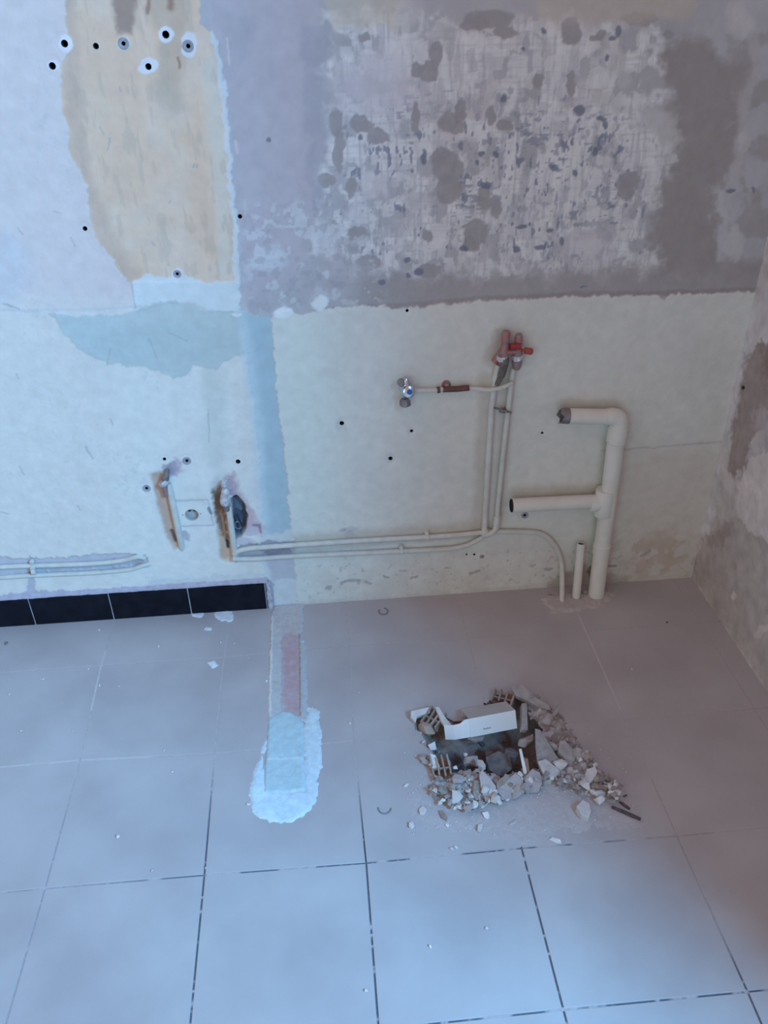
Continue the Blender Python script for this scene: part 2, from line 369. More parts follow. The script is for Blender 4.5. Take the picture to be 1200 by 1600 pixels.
W.put(W.line([(330, 55), (345, 110), (350, 180), (358, 260), (366, 340), (372, 440)], 4.5, 2, 4, 4), (.74, .78, .78), .0012, .85)
W.put(W.poly([(203, 440), (232, 430), (265, 433), (300, 433), (320, 444), (345, 440), (374, 442), (376, 486), (330, 484), (290, 470), (250, 478), (212, 485)], 2, 4, 3), (.74, .78, .76), .0012)
# white rounded plaster dabs round the drill holes
for a in [(103, 68, 11, 14), (259, 54, 12, 13), (295, 66, 12, 16), (294, 78, 12, 11), (233, 102, 14, 12), (228, 108, 13, 9), (84, 102, 9, 9), (277, 428, 9, 8), (193, 68, 11, 10), (150, 72, 6, 6)]:
    W.put(W.ell(*a, soft=.12, wob=1.5, fine=1.5), (.83, .80, .80) if a[0] not in (193, 150) else (.72, .68, .62), .0008)
# edge of the older paint at y~485, left
W.put(W.line([(-60, 487), (60, 486), (160, 484), (230, 478)], 2.2, 1.5, 1.5), (.66, .66, .68), -.0006, .6)
W.put(W.poly([(-100, 360), (30, 365), (45, 440), (20, 480), (-100, 480)], 14, 12), (.66, .66, .68), 0, .55)
# low left: slightly creamier white
W.put(W.poly([(380, 320), (560, 310), (600, 475), (390, 485)], 20, 14)*sst(.56, .62, fbm(u, v, .022, 4, 311)), (.68, .70, .70), .0006, .65)
W.put(W.poly([(380, 320), (600, 310), (640, 475), (390, 485)], 20, 14)*sst(.60, .66, fbm(u, v, .015, 3, 317)), (.42, .40, .43), 0, .5)
W.put(wl*W.poly([(180, 560), (400, 560), (410, 950), (180, 950)], 60, 20), (.80, .83, .78), 0, .5)
W.put(W.poly([(318, 580), (352, 585), (350, 740), (338, 760), (318, 700)], 12, 6), (.60, .64, .58), 0, .5)
# bluish grey filler patch
gp = W.poly([(78, 490), (140, 493), (195, 489), (232, 474), (268, 469), (300, 474), (325, 484), (375, 482), (402, 492), (405, 545), (372, 556), (350, 566), (338, 580), (318, 574), (302, 572), (290, 588), (272, 592), (250, 579), (225, 572), (175, 568), (128, 549), (112, 533), (95, 512)], 1.8, 4, 3)
W.put(gp, (.57, .635, .61), .0010); W.put(gp*W.ell(250, 540, 120, 36, soft=.4), (.52, .60, .585), 0, .6)
W.put(W.line([(232, 530), (245, 560)], 1.4, .8, 2)+W.line([(172, 545), (168, 570)], 1.2, .8, 1)+W.line([(205, 440), (212, 480)], 1.2, .8, 1)+W.line([(262, 520), (292, 533)], 1.1, .7, 2), (.46, .50, .50), -.0006, .7)
# vertical grey band left by the demolished partition
BAND = [(374, 484), (402, 494), (424, 498), (427, 560), (436, 640), (444, 720), (450, 770), (452, 810), (458, 828), (412, 836), (409, 780), (405, 700), (398, 640), (390, 580)]
W.put(W.poly(BAND, 1.8, 3, 3), (.45, .58, .62), -.0004); W.put(W.line([(376, 490), (392, 580), (405, 700), (411, 835)], 9, 8, 3), (.62, .72, .74), 0, .7)
W.put(W.poly([(405, 835), (460, 828), (470, 950), (415, 950)], 3, 5), (.66, .70, .70)); W.put(W.poly([(410, 862), (462, 858), (468, 905), (425, 905)], 4, 6), (.50, .50, .54), -.0004, .7)
# --- cream painted panel, lower right
cr = W.poly([(424, 495), (445, 484), (470, 493), (500, 483), (560, 478), (640, 481), (700, 475), (762, 470), (800, 467), (900, 463), (1030, 461), (1036, 470), (1045, 460), (1110, 458), (1180, 457), (1300, 440), (1300, 1100), (470, 1100), (466, 945), (456, 830), (451, 770), (444, 700), (432, 600), (426, 540)], 1.5, 3, 3)
W.put(cr, (.735, .735, .675), .0016)
W.put(cr*sst(.45, .75, fbm(u, v, .13, 3, 121)), (.70, .70, .655), 0, .6)
W.put(cr*W.poly([(425, 500), (520, 500), (520, 940), (450, 940)], 40, 10), (.71, .78, .70), 0, .6)
W.put(cr*W.poly([(960, 700), (1300, 690), (1300, 1000), (960, 1000)], 30, 10), (.66, .60, .54), 0, .75)
W.put(cr*W.ell(1020, 870, 70, 40, soft=.6, wob=16)*sst(.4, .6, fbm(u, v, .03, 3, 127)), (.56, .44, .35), 0, .7)
W.put(cr*W.poly([(430, 880), (900, 850), (1060, 870), (1080, 960), (430, 990)], 24, 12)*sst(.35, .7, fbm(u, v, .05, 3, 129)), (.64, .60, .55), 0, .5)
W.put(cr*W.line([(940, 705), (1010, 700), (1060, 694), (1130, 690)], 1.5, 1, 3), (.52, .50, .48), -.0006, .7)
W.put(W.ell(370, 490, 9, 4)+W.ell(441, 490, 17, 9, wob=5)+W.ell(500, 473, 14, 11, wob=6), (.82, .85, .84), .0014)
W.put(cr*W.ell(800, 505, 14, 22, wob=5, soft=.5), (.66, .68, .66), 0, .5)
# dirt halos that hug the pipes
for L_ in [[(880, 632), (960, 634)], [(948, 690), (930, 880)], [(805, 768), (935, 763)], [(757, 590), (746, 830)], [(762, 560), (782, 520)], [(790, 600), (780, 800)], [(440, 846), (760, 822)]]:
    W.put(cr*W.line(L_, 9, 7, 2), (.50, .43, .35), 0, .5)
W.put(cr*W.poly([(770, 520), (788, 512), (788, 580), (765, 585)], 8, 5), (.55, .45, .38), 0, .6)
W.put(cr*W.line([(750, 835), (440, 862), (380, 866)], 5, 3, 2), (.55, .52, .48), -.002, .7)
W.put(cr*(W.ell(531, 664, 9, 8)+W.ell(610, 716, 8, 5)+W.ell(643, 673, 5, 5)), (.52, .53, .52), 0, .5)
W.put(cr*W.ell(545, 827, 16, 5, ang=-.1, wob=4)+cr*W.ell(548, 838, 9, 9, wob=4)+cr*W.ell(535, 827, 5, 4), (.50, .51, .50), 0, .6)
for L_ in [[(532, 912), (545, 908), (562, 907)], [(510, 918), (518, 919)], [(572, 908), (580, 912)], [(645, 902), (652, 900)], [(735, 895), (750, 892)], [(850, 888), (862, 888)], [(600, 900), (606, 902)], [(1002, 868), (1016, 860)]]:
    W.put(cr*W.line(L_, 2.0, 1.2, 2, 2), (.42, .41, .40), -.0012, .85)
sc_ = cr*W.poly([(470, 880), (1000, 850), (1070, 890), (480, 935)], 12, 8)*sst(.73, .78, fbm(u, v, .011, 3, 131))
W.put(sc_, (.50, .46, .43), -.0008, .7)
W.put(cr*W.line([(465, 945), (560, 940), (680, 930), (800, 922), (875, 915)], 5, 4, 6, 4), (.62, .59, .55), 0, .6)
W.put(W.poly([(860, 900), (890, 895), (900, 880), (915, 880), (930, 900), (985, 905), (985, 960), (850, 960)], 6, 8), (.42, .34, .30), -.001, .7)
W.put(W.ell(925, 893, 7, 9, wob=4), (.22, .14, .11), -.002, .8)
W.put(W.line([(952, 884), (962, 883)], 1.8, 1, 1), (.30, .27, .27), -.001, .8)
# --- left pipe chase and damaged strip above the plinth
W.put(W.poly([(-900, 882), (50, 872), (205, 866), (232, 870), (230, 884), (150, 896), (-900, 925)], 2, 4, 3), (.52, .50, .56), -.004, .85)
W.put(W.poly([(60, 888), (200, 878), (225, 874), (215, 884), (60, 896)], 2, 3), (.40, .42, .47), -.003, .6)
W.put(W.poly([(-900, 985), (-900, 925), (0, 929), (60, 922), (150, 920), (250, 913), (415, 903), (428, 910), (430, 960)], 1.5, 2.5, 3), (.50, .46, .52), .0004)
W.put(W.poly([(44, 895), (54, 895), (54, 925), (40, 925)], 2, 3), (.48, .46, .52), -.001, .8)
W.put(wl*W.poly([(230, 905), (410, 895), (410, 905), (230, 916)], 2, 4, 4), (.62, .64, .64), 0, .6)
# --- rusty chases with the two supply pipes
RUST = (.50, .32, .20)
W.put(W.poly([(234, 742), (248, 737), (262, 748), (266, 770), (276, 810), (285, 850), (272, 860), (260, 840), (247, 795)], 4, 2, 1.2), (.58, .41, .32), -.004, .95)
W.put(W.line([(250, 745), (262, 790), (270, 830)], 4, 3, 2), (.58, .42, .30), 0, .8)
W.put(W.line([(256, 752), (262, 775)], 2.5, 2, 1)+W.line([(268, 830), (274, 846)], 3.0, 1.5, 1), (.16, .10, .09), -.003, .85)
W.put(W.poly([(262, 728), (272, 716), (284, 722), (283, 740), (270, 744), (256, 740)], 3, 4), (.50, .40, .48), -.002, .7)
W.put(W.poly([(252, 728), (275, 722), (280, 735), (262, 748)], 2, 3), (.38, .34, .42), -.001, .6)
W.put(W.ell(291, 838, 5, 9, ang=-.4, wob=3), (.40, .38, .44), -.002, .7)
W.put(W.poly([(330, 765), (345, 758), (358, 770), (362, 830), (364, 872), (352, 876), (344, 872), (340, 830)], 4, 2, 1.2), (.60, .42, .30), -.005, .95)
W.put(W.poly([(331, 768), (346, 762), (351, 790), (355, 830), (357, 858), (349, 842), (338, 812)], 3, 2), (.14, .08, .06), -.004, .85)
W.put(W.line([(345, 800), (352, 840)], 1.8, 1.5, 1), (.45, .26, .12), 0, .8)
W.put(W.line([(354, 848), (356, 856)], 2.5, 1.3, .5), (.05, .05, .05), -.003, .9)
W.put(W.poly([(352, 745), (366, 742), (372, 765), (384, 785), (396, 800), (400, 818), (412, 826), (408, 838), (388, 834), (372, 838), (366, 800)], 6, 4, 3), (.58, .42, .46), -.003, .9)
W.put(W.ell(392, 832, 12, 6, wob=5)+W.ell(380, 845, 18, 5, wob=4), (.60, .56, .62), .0006, .8)
W.put(W.line([(396, 822), (404, 822), (408, 832)], 2, 1.2, 2), (.24, .22, .28), -.001, .8)
W.put(W.poly([(372, 852), (440, 846), (462, 850), (460, 868), (420, 874), (372, 872)], 3, 4), (.46, .42, .46), -.003, .85)
W.put(W.poly([(405, 860), (450, 856), (455, 866), (420, 872)], 3, 3), (.27, .27, .31), -.002, .7)
CAV = [(361, 778), (369, 776), (380, 788), (386, 806), (384, 826), (376, 838), (367, 842), (363, 815)]
W.put(W.poly(CAV, 2.2, 1.5, 1), (.10, .12, .16), -.024)
W.put(W.poly([(364, 780), (372, 782), (380, 795), (376, 806), (366, 800)], 2, 1), (.16, .20, .25), .004, .8)
# square cover plate outline
for L_ in [[(272, 783), (324, 781)], [(280, 822), (334, 821)], [(325, 783), (330, 803), (334, 821)]]:
    W.put(W.line(L_, 1.3, .9, .8, .6), (.50, .52, .55), -.0010, .75)
W.put(W.line([(326, 795), (330, 802)], 2.3, 1.2, .5), (.22, .24, .30), -.002, .9)
W.put(W.line([(338, 758), (342, 762)], 8, 7, 3), (.45, .42, .44), 0, .5)
# scratches and pocks
for L_, w_ in [([(134, 698), (145, 716)], 1.6), ([(30, 728), (38, 742)], 1.4), ([(186, 136), (189, 143)], 1.6), ([(156, 198), (161, 210)], 1.6), ([(172, 215), (168, 236)], 1.5), ([(5, 475), (30, 483)], 1.8),
              ([(28, 356), (36, 366)], 1.2), ([(80, 330), (95, 334)], .9), ([(110, 370), (118, 385)], .9), ([(0, 799), (14, 803)], 1.5), ([(120, 790), (126, 797)], 1.3), ([(172, 655), (176, 664)], 1.3), ([(26, 583), (30, 592)], 1.3), ([(325, 640), (327, 690)], 1.2),
              ([(302, 262), (304, 258)], 2.2), ([(308, 262), (309, 257)], 2.2), ([(264, 318), (266, 314)], 1.5), ([(237, 378), (241, 384)], 1.4), ([(355, 60), (358, 100)], 2.4), ([(382, 312), (383, 335)], 1.6), ([(368, 220), (371, 240)], 3)]:
    c_ = (.72, .66, .62) if L_[0][0] in (355, 382, 368) else (.44, .43, .44)
    W.put(W.line(L_, w_*.65, .8, 1, 1), c_, -.0005, .7)
W.put(wl*sst(.72, .76, fbm(u, v, .010, 2, 141)*.6+fbm(u, v, .1, 2, 143)*.4), (.62, .62, .63), -.0002, .35)
for a in [(563, 215, 5, 5), (420, 219, 4, 4), (850, 50, 4, 4), (818, 77, 3, 3), (1142, 298, 7, 3), (1178, 296, 3, 5), (906, 172, 9, 8), (966, 50, 5, 9), (958, 60, 6, 4), (950, 90, 3, 6), (760, 290, 8, 5), (775, 242, 4, 5), (752, 240, 6, 5), (745, 255, 4, 5), (786, 154, 5, 7), (945, 196, 4, 7), (940, 186, 8, 4), (845, 387, 9, 5), (860, 360, 6, 4), (815, 355, 10, 3), (878, 377, 3, 8), (930, 238, 5, 7), (808, 390, 7, 5), (912, 448, 6, 1.5), (894, 222, 2.5, 7), (867, 262, 8, 6), (898, 270, 5, 6), (725, 388, 8, 5), (655, 425, 7, 5), (636, 405, 5, 4), (596, 440, 6, 4), (640, 430, 4, 4), (662, 245, 4, 12)]:
    W.put(W.ell(*a, soft=.25, wob=2.5, fine=2), (.20, .22, .28), -.0006, .85)
# general small relief
W.h += (fbm(u, v, .05, 3, 151)-.5)*.0016+(fbm(u, v, .008, 2, 157)-.5)*.0005
W.col *= (1+(fbm(u, v, .02, 3, 161)-.5)*.10)[:, None]
W.col *= (1-.5*W.poly([(-3000, 330), (0, 330), (0, 480), (-3000, 480)], 10)*0)[:, None]

# drill holes: (x, y, radius in px, plug?)
HOLES = [(101, 68, 4.6, 0), (150, 72, 3.8, 0), (193, 68, 4.4, 1), (259, 54, 4.6, 0), (294, 72, 4.6, 1), (232, 104, 4.2, 0), (82, 103, 4.6, 0), (133, 357, 3.4, 0), (375, 338, 3.2, 0), (277, 428, 3.8, 1),
         (534, 661, 4.0, 0), (610, 716, 3.8, 0), (643, 673, 2.8, 0), (229, 763, 4.4, 1), (257, 717, 3.0, 0), (292, 720, 4.6, 1), (372, 721, 4.2, 0), (820, 805, 4.4, 1), (753, 869, 5.0, 2), (741, 866, 2.4, 0), (729, 866, 2.0, 0), (847, 676, 2.4, 0), (636, 485, 2.6, 0)]
hw = [(on_wall(a, b), r*.00134, k) for a, b, r, k in HOLES]
OUTLET = (on_wall(300, 804), .0155)
uc = .5*(xs[:-1]+xs[1:]); vc = .5*(zs[:-1]+zs[1:]); UC, VC = np.meshgrid(uc, vc); UC = UC.ravel(); VC = VC.ravel()
keep = np.ones(UC.size, bool); U2 = U.copy(); V2 = V_.copy()
for p, r, k in hw+[(OUTLET[0], OUTLET[1], 9)]:
    if k == 2: continue
    keep &= ~((UC-p[0])**2+(VC-p[2])**2 < r*r)
    d = np.hypot(U2-p[0], V2-p[2]); sel = np.nonzero((d > 1e-6) & (np.abs(d-r) < GX*.75))[0]
    U2[sel] = p[0]+(U2[sel]-p[0])*r/d[sel]; V2[sel] = p[2]+(V2[sel]-p[2])*r/d[sel]
    sel = d < r*3; W.h[sel] *= .4
VV = np.stack([U2, YW-W.h, V2], 1)
tk = .12; b0 = [(-2.2, YW+.001, -.013), (XR, YW+.001, -.013), (XR, YW+.001, 2.5), (-2.2, YW+.001, 2.5)]
ev = np.array(b0+[(x, YW+tk, z) for x, y, z in b0]); ec = np.tile(np.array(CEM), (8, 1))
wall_back = grid_mesh('wall_back', VV, nu, nv, keep, W.col, M_WALL, extra=(ev, [(4, 7, 6, 5), (0, 3, 7, 4), (3, 2, 6, 7), (2, 1, 5, 6), (1, 0, 4, 5)], ec), kind='structure')
for p, r, k in hw:
    if k == 2:
        bm = bmesh.new(); lathe(bm, (p[0], YW+.004, p[2]), (0, -1, 0), [(0, r), (.0052, r), (.0066, r*.75), (.007, r*.3)], 14)
        from_bm('screw_cap', bm, M_TERRA_DUSTY, wall_back, True)['label'] = 'round brown cap flush with the wall'
        continue
    bm = bmesh.new(); n = 14; y0 = YW-.0004
    if k == 1: prof = [(r*1.75, y0+.001), (r*1.6, y0-.0010), (r*1.3, y0-.0012), (r*1.0, y0-.0006), (r*.62, y0+.0005), (r*.55, y0+.022)]
    else: prof = [(r*1.22, y0+.0015), (r*1.06, y0-.0002), (r*.96, y0+.004), (r*.9, y0+.026)]
    rings = [[bm.verts.new((p[0]+rr*math.cos(2*math.pi*i/n), yy, p[2]+rr*math.sin(2*math.pi*i/n))) for i in range(n)] for rr, yy in prof]
    nf = 0
    for a, b in zip(rings[:-1], rings[1:]):
        for i in range(n): bm.faces.new((a[i], a[(i+1) % n], b[(i+1) % n], b[i]))
    bm.faces.new(rings[-1])
    o = from_bm('wall_plug' if k == 1 else 'screw_hole', bm, None, wall_back)
    o.data.materials.append(M_PLUG if k == 1 else M_GROUTW); o.data.materials.append(M_DARK)
    for q_ in o.data.polygons:
        if max(o.data.vertices[i].co.y for i in q_.vertices) > y0+.003: q_.material_index = 1
# flush round outlet box in the plate between the rusty chases
p, r = OUTLET; bm = bmesh.new(); n = 24; y0 = YW-.0012
rings = [[bm.verts.new((p[0]+rr*math.cos(2*math.pi*i/n), yy, p[2]+rr*math.sin(2*math.pi*i/n))) for i in range(n)] for rr, yy in [(r*1.12, y0+.003), (r*1.06, y0-.001), (r*.97, y0), (r*.93, y0+.012)]]
for a, b in zip(rings[:-1], rings[1:]):
    for i in range(n): bm.faces.new((a[i], a[(i+1) % n], b[(i+1) % n], b[i]))
bm.faces.new(rings[-1]); ob = from_bm('outlet_box', bm, mat('grey_white_plastic', (.50, .50, .49), (.44, .44, .43), rough=.5), wall_back, True); ob['label'] = 'round recessed socket box in the wall'
for dx in (-.006, .0065):
    bm = bmesh.new(); lathe(bm, (p[0]+dx, y0+.013, p[2]+.006), (0, -1, 0), [(0, .0030), (.003, .0030), (.0032, .001)], 10); from_bm('contact_hole', bm, M_DARK, ob)  # solid dark studs, the shade of the contact holes put into their colour
for dx in (-.022, .021):
    bm = bmesh.new(); lathe(bm, (p[0]+dx, YW+.002, p[2]+.001), (0, -1, 0), [(0, .0017), (.0036, .0017), (.004, .001)], 10); from_bm('plate_screw', bm, M_PLUG, wall_back)

# ================================================================= RIGHT WALL
ys = np.concatenate([np.arange(YW-.0005, -.40, -.003), np.linspace(-.40, -1.40, 80)[1:]])
zs2 = np.concatenate([np.arange(-.015, 1.0, .003), np.linspace(1.0, 2.5, 80)])
UY, VZ = np.meshgrid(ys, zs2); UY = UY.ravel(); VZ = VZ.ravel()
px, py = proj(np.full(UY.shape, XR), UY, VZ)
R = Field(px, py, UY, VZ, (.42, .385, .375))
R.col *= (1+(fbm(UY, VZ, .06, 4, 5)-.5)*.5)[:, None]
R.put(sst(.55, .62, fbm(UY, VZ, .12, 4, 15)), (.55, .50, .49), .001, .5)
R.put(R.poly([(1176, 455), (1260, 440), (1260, 520), (1195, 520), (1160, 560), (1150, 640), (1135, 690), (1135, 560)], 5, 8, 4), (.47, .44, .45), .0005, .8)
R.put(R.poly([(1165, 556), (1190, 535), (1260, 510), (1260, 680), (1205, 660), (1188, 668), (1172, 690), (1162, 725), (1150, 750), (1137, 742), (1142, 680), (1150, 620)], 3, 7, 4), (.27, .215, .20), -.002, .9)
R.put(R.poly([(1190, 540), (1260, 500), (1260, 600), (1195, 590)], 6, 8, 4), (.20, .13, .11), -.001, .6)
R.put(R.poly([(1175, 640), (1200, 640), (1202, 668), (1178, 672)], 5, 8, 4), (.42, .36, .36), 0, .6)
R.put(R.poly([(1152, 760), (1172, 715), (1192, 705), (1300, 720), (1300, 840), (1200, 850), (1172, 830), (1150, 800)], 2.5, 6, 4), (.54, .48, .46), .0012, .9)
R.put(R.line([(1172, 480), (1150, 600), (1133, 680), (1118, 740), (1108, 790), (1104, 830)], 10, 5, 6, 4), (.52, .50, .51), .0006, .7)
R.put(R.line([(1108, 800), (1100, 825)], 8, 4, 5, 3), (.60, .58, .62), .0006, .6)
R.put(R.poly([(1092, 860), (1110, 830), (1150, 800), (1172, 828), (1205, 850), (1300, 860), (1300, 1300), (1200, 1080), (1085, 905), (1080, 880)], 5, 10, 5), (.37, .325, .30), -.0004, .75)
R.put(R.poly([(1110, 835), (1140, 815), (1150, 832), (1130, 852), (1105, 850)], 4, 8, 5), (.28, .23, .21), -.001, .6)
R.put(R.line([(1082, 912), (1092, 930), (1108, 948)], 3.2, 1.8, 3), (.60, .54, .48), .001, .85)
R.put(R.ell(1146, 930, 4, 7)+R.ell(1190, 985, 14, 6, ang=-.7, wob=6), (.56, .50, .45), .001, .7)
R.put(R.ell(1160, 606, 3, 3, soft=.2, wob=.5, fine=.5), (.02, .02, .02), -.003)
R.h += (fbm(UY, VZ, .04, 3, 15)-.5)*.004
R.col *= np.array((1.36, 1.40, 1.36))*(1+(fbm(UY, VZ, .025, 4, 205)-.5)*.35)[:, None]
b0 = [(XR+.003, YW, -.015), (XR+.003, -1.40, -.015), (XR+.003, -1.40, 2.5), (XR+.003, YW, 2.5)]
ev = np.array(b0+[(XR+.14, y, z) for x, y, z in b0]); ec = np.tile(np.array((.42, .385, .375)), (8, 1))
wall_right = grid_mesh('wall_right', np.stack([XR-R.h, UY, VZ], 1), len(ys), len(zs2), None, R.col, M_WALL, extra=(ev, [(4, 7, 6, 5), (0, 3, 7, 4), (3, 2, 6, 7), (2, 1, 5, 6), (1, 0, 4, 5)], ec), kind='structure')

# ================================================================= FLOOR
T = .30
meas = {(0, 2): (70, 1388), (1, 2): (319, 1367), (2, 2): (572, 1348), (3, 2): (815, 1325), (4, 2): (1058, 1306), (0, 1): (125, 1188), (1, 1): (335, 1178), (2, 1): (553, 1158),
        (0, 0): (158, 1040), (1, 0): (350, 1027), (2, 0): (547, 1008), (3, 3): (880, 1577), (4, 3): (1168, 1549)}
res = {k: on_floor(*q_)[:2]-np.array([k[0]*T, -k[1]*T]) for k, q_ in meas.items()}
def node(c, r):
    if (c, r) in res: d = res[(c, r)]
    else:
        w = {k: 1/(((k[0]-c)**2+(k[1]-r)**2)**1.5) for k in res}; s = sum(w.values()); d = sum(w[k]*res[k] for k in res)/s
        f = math.exp(-min((k[0]-c)**2+(k[1]-r)**2 for k in res)*.3); d = d*f
    return np.array([c*T, -r*T])+d
HOLE = [(648, 1122), (662, 1112), (690, 1116), (706, 1128), (720, 1126), (745, 1116), (762, 1098), (768, 1086), (800, 1084), (812, 1082), (838, 1092), (862, 1104), (874, 1118), (884, 1140), (884, 1160), (902, 1178), (905, 1192), (880, 1200), (858, 1200), (835, 1206), (812, 1210), (790, 1216), (765, 1222), (742, 1214), (725, 1206), (708, 1216), (690, 1218), (678, 1205), (676, 1180), (664, 1165), (662, 1145), (650, 1136)]
HW = np.array([on_floor(*q_)[:2] for q_ in HOLE])
# mortar bed with the pit
fx = np.concatenate([np.linspace(-2.2, .62, 100)[:-1], np.arange(.62, 1.22, .004), np.linspace(1.22, XR+.10, 20)])
fy = np.concatenate([np.linspace(YW+.08, .02, 12)[:-1], np.arange(.02, -.50, -.004), np.linspace(-.50, -3.2, 90)])
FX, FY = np.meshgrid(fx, fy); FX = FX.ravel(); FY = FY.ravel()
sd = sdpoly(FX, FY, HW)
dep = sst(-.004, .035, sd)*.045+sst(.03, .09, sd)*.035
pn = fbm(FX, FY, .03, 3, 9)
zz = -.006-dep*(0.75+.5*pn)+(fbm(FX, FY, .012, 2, 8)-.5)*.012*sst(-.01, .01, sd)
px, py = proj(FX, FY, np.zeros(FX.shape))
B = Field(px, py, FX, FY, (.42, .40, .39))
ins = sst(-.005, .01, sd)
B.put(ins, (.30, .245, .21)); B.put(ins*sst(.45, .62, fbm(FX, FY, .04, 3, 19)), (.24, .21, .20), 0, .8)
B.put(ins*B.ell(712, 1172, 36, 22, soft=.3), (.10, .12, .13), 0, .85)  # dark patch painted on the pit bottom
B.put(ins*B.poly([(640, 1105), (700, 1105), (700, 1150), (665, 1160)], 6, 5), (.36, .26, .20), 0, .8)
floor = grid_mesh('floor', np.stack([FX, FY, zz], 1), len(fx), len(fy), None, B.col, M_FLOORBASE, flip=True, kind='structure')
# tiles
GAP = .0016
def inset(c, r):
    A, B_, C_, D = node(c, r), node(c+1, r), node(c+1, r+1), node(c, r+1)
    A = A+(GAP, -GAP); B_ = B_+(-GAP, -GAP); C_ = C_+(-GAP, GAP); D = D+(GAP, GAP)
    return [A, B_, C_, D]
def tile_plain(Q, dz):
    bm = bmesh.new(); e = .0012
    cen = sum(Q)/4
    top = [bm.verts.new((*(q_+(cen-q_)/np.linalg.norm(cen-q_)*e), dz)) for q_ in Q]
    mid = [bm.verts.new((*q_, dz-.0009)) for q_ in Q]; bot = [bm.verts.new((*q_, -.0075)) for q_ in Q]
    bm.faces.new(top)
    for a, b in ((top, mid), (mid, bot)):
        for i in range(4): bm.faces.new((a[i], a[(i+1) % 4], b[(i+1) % 4], b[i]))
    bm.faces.new(bot[::-1]); return bm
rng = random.Random(4)
for r in range(-1, 9):
    for c in range(-8, 6):
        Q = inset(c, r)
        if r == -1: Q[0][1] = Q[1][1] = YW+.004
        if c == 5: Q[1][0] = Q[2][0] = XR+.004
        if (r, c) in ((0, 2), (0, 3), (1, 2), (1, 3)):
            n = 60; s = np.linspace(0, 1, n+1); S, Tt = np.meshgrid(s, s); S = S.ravel()[:, None]; Tt = Tt.ravel()[:, None]
            P = (Q[0]*(1-S)+Q[1]*S)*(1-Tt)+(Q[3]*(1-S)+Q[2]*S)*Tt
            jx = (fbm(P[:, 0], P[:, 1], .02, 3, 5)-.5)*.02; jy = (fbm(P[:, 0], P[:, 1], .02, 3, 6)-.5)*.02
            inner = sdpoly(P[:, 0]+jx, P[:, 1]+jy, HW)
            idx = np.arange((n+1)**2).reshape(n+1, n+1)
            f = np.stack([idx[:-1, :-1], idx[:-1, 1:], idx[1:, 1:], idx[1:, :-1]], -1).reshape(-1, 4)
            if (inner > 0).any():
                f = f[(inner[f].mean(1) < 0)]
                bm = bmesh.new(); vs = {}
                def gv(i):
                    if i not in vs: vs[i] = bm.verts.new((P[i, 0], P[i, 1], 0))
                    return vs[i]
                for q_ in f: bm.faces.new([gv(i) for i in q_[::-1]])
                bnd = [e for e in bm.edges if e.is_boundary]
                sm = [v_ for v_ in {v_ for e in bnd for v_ in e.verts}]
                inn = [v_ for v_ in sm if sdpoly(np.array([v_.co.x]), np.array([v_.co.y]), HW)[0] > -.02]
                bmesh.ops.smooth_vert(bm, verts=inn, factor=.5, use_axis_x=True, use_axis_y=True, use_axis_z=False)
                ex = bmesh.ops.extrude_edge_only(bm, edges=bnd)
                for v_ in [g for g in ex['geom'] if isinstance(g, bmesh.types.BMVert)]: v_.co.z = -.0085
                dis = [v_ for v_ in bm.verts if v_.co.z > -.001 and all(len(f_.verts) == 4 for f_ in v_.link_faces) and not any(e.is_boundary for e in v_.link_edges) and all(abs(w.co.z) < .001 for e in v_.link_edges for w in e.verts)]
                bmesh.ops.dissolve_verts(bm, verts=dis) if False else None
                me = bpy.data.meshes.new('tile'); bm.to_mesh(me); bm.free()
                o = link('tile', me, M_TILE, floor); me.materials.append(M_TERRA)
                for p_ in me.polygons:
                    if abs(p_.normal.z) < .5 and sdpoly(np.array([p_.center.x]), np.array([p_.center.y]), HW)[0] > -.02: p_.material_index = 1
                continue
        from_bm('tile', tile_plain(Q, rng.uniform(-.0002, .0002)), M_TILE, floor)
# grout, one part: dark and open at the front, filled flush with dust further back
def grout_line(bmv, a, b, seed):
    L_ = np.linalg.norm(b-a); n = max(2, int(L_/.004)); t = np.linspace(0, 1, n+1)
    P = a+(b-a)*t[:, None]; d = (b-a)/L_; nrm = np.array([-d[1], d[0]])*GAP*1.9
    px, py = proj(P[:, 0], P[:, 1], np.zeros(n+1))
    open_ = sst(1180, 1330, py+fbm(P[:, 0], P[:, 1], .1, 2, 77)*60-30)
    if seed % 2 == 1:                                            # lines parallel to the wall are patchier
        open_ = open_*sst(.40, .55, fbm(P[:, 0]*1, P[:, 1], .035, 3, seed)+.05*sst(700, 1000, px)*0)
    open_ = open_*(1-.75*sst(330, 120, px)); open_ = open_*(1-.8*sst(880, 1010, px)*(1-sst(1440, 1540, py)))
    open_ = open_*sst(.25, .45, fbm(P[:, 0], P[:, 1], .006, 2, seed+3)+.12)
    z = -.0002-.0022*open_-(seed % 2)*.00012
    dust = np.array((.47, .435, .43)); dk = np.array((.13, .14, .17))
    lightline = sst(0, .5, (np.abs(px-930) < 60)*(py < 1110)*(py > 960)*(seed % 2 == 0)*1.0+((py > 1160) & (py < 1210) & (px < 240) & (seed % 2 == 1))*1.0+((px > 130) & (px < 165) & (py < 1110) & (seed % 2 == 0))*1.0)
    c_ = dust*(1-open_[:, None])+dk*open_[:, None]
    c_ = c_*(1-.45*lightline[:, None])+np.array((.66, .62, .58))*.45*lightline[:, None]
    return np.concatenate([np.c_[P+nrm, z], np.c_[P-nrm, z]]), np.concatenate([c_, c_]), n
gv_, gc_, gf_ = [], [], []; off = 0
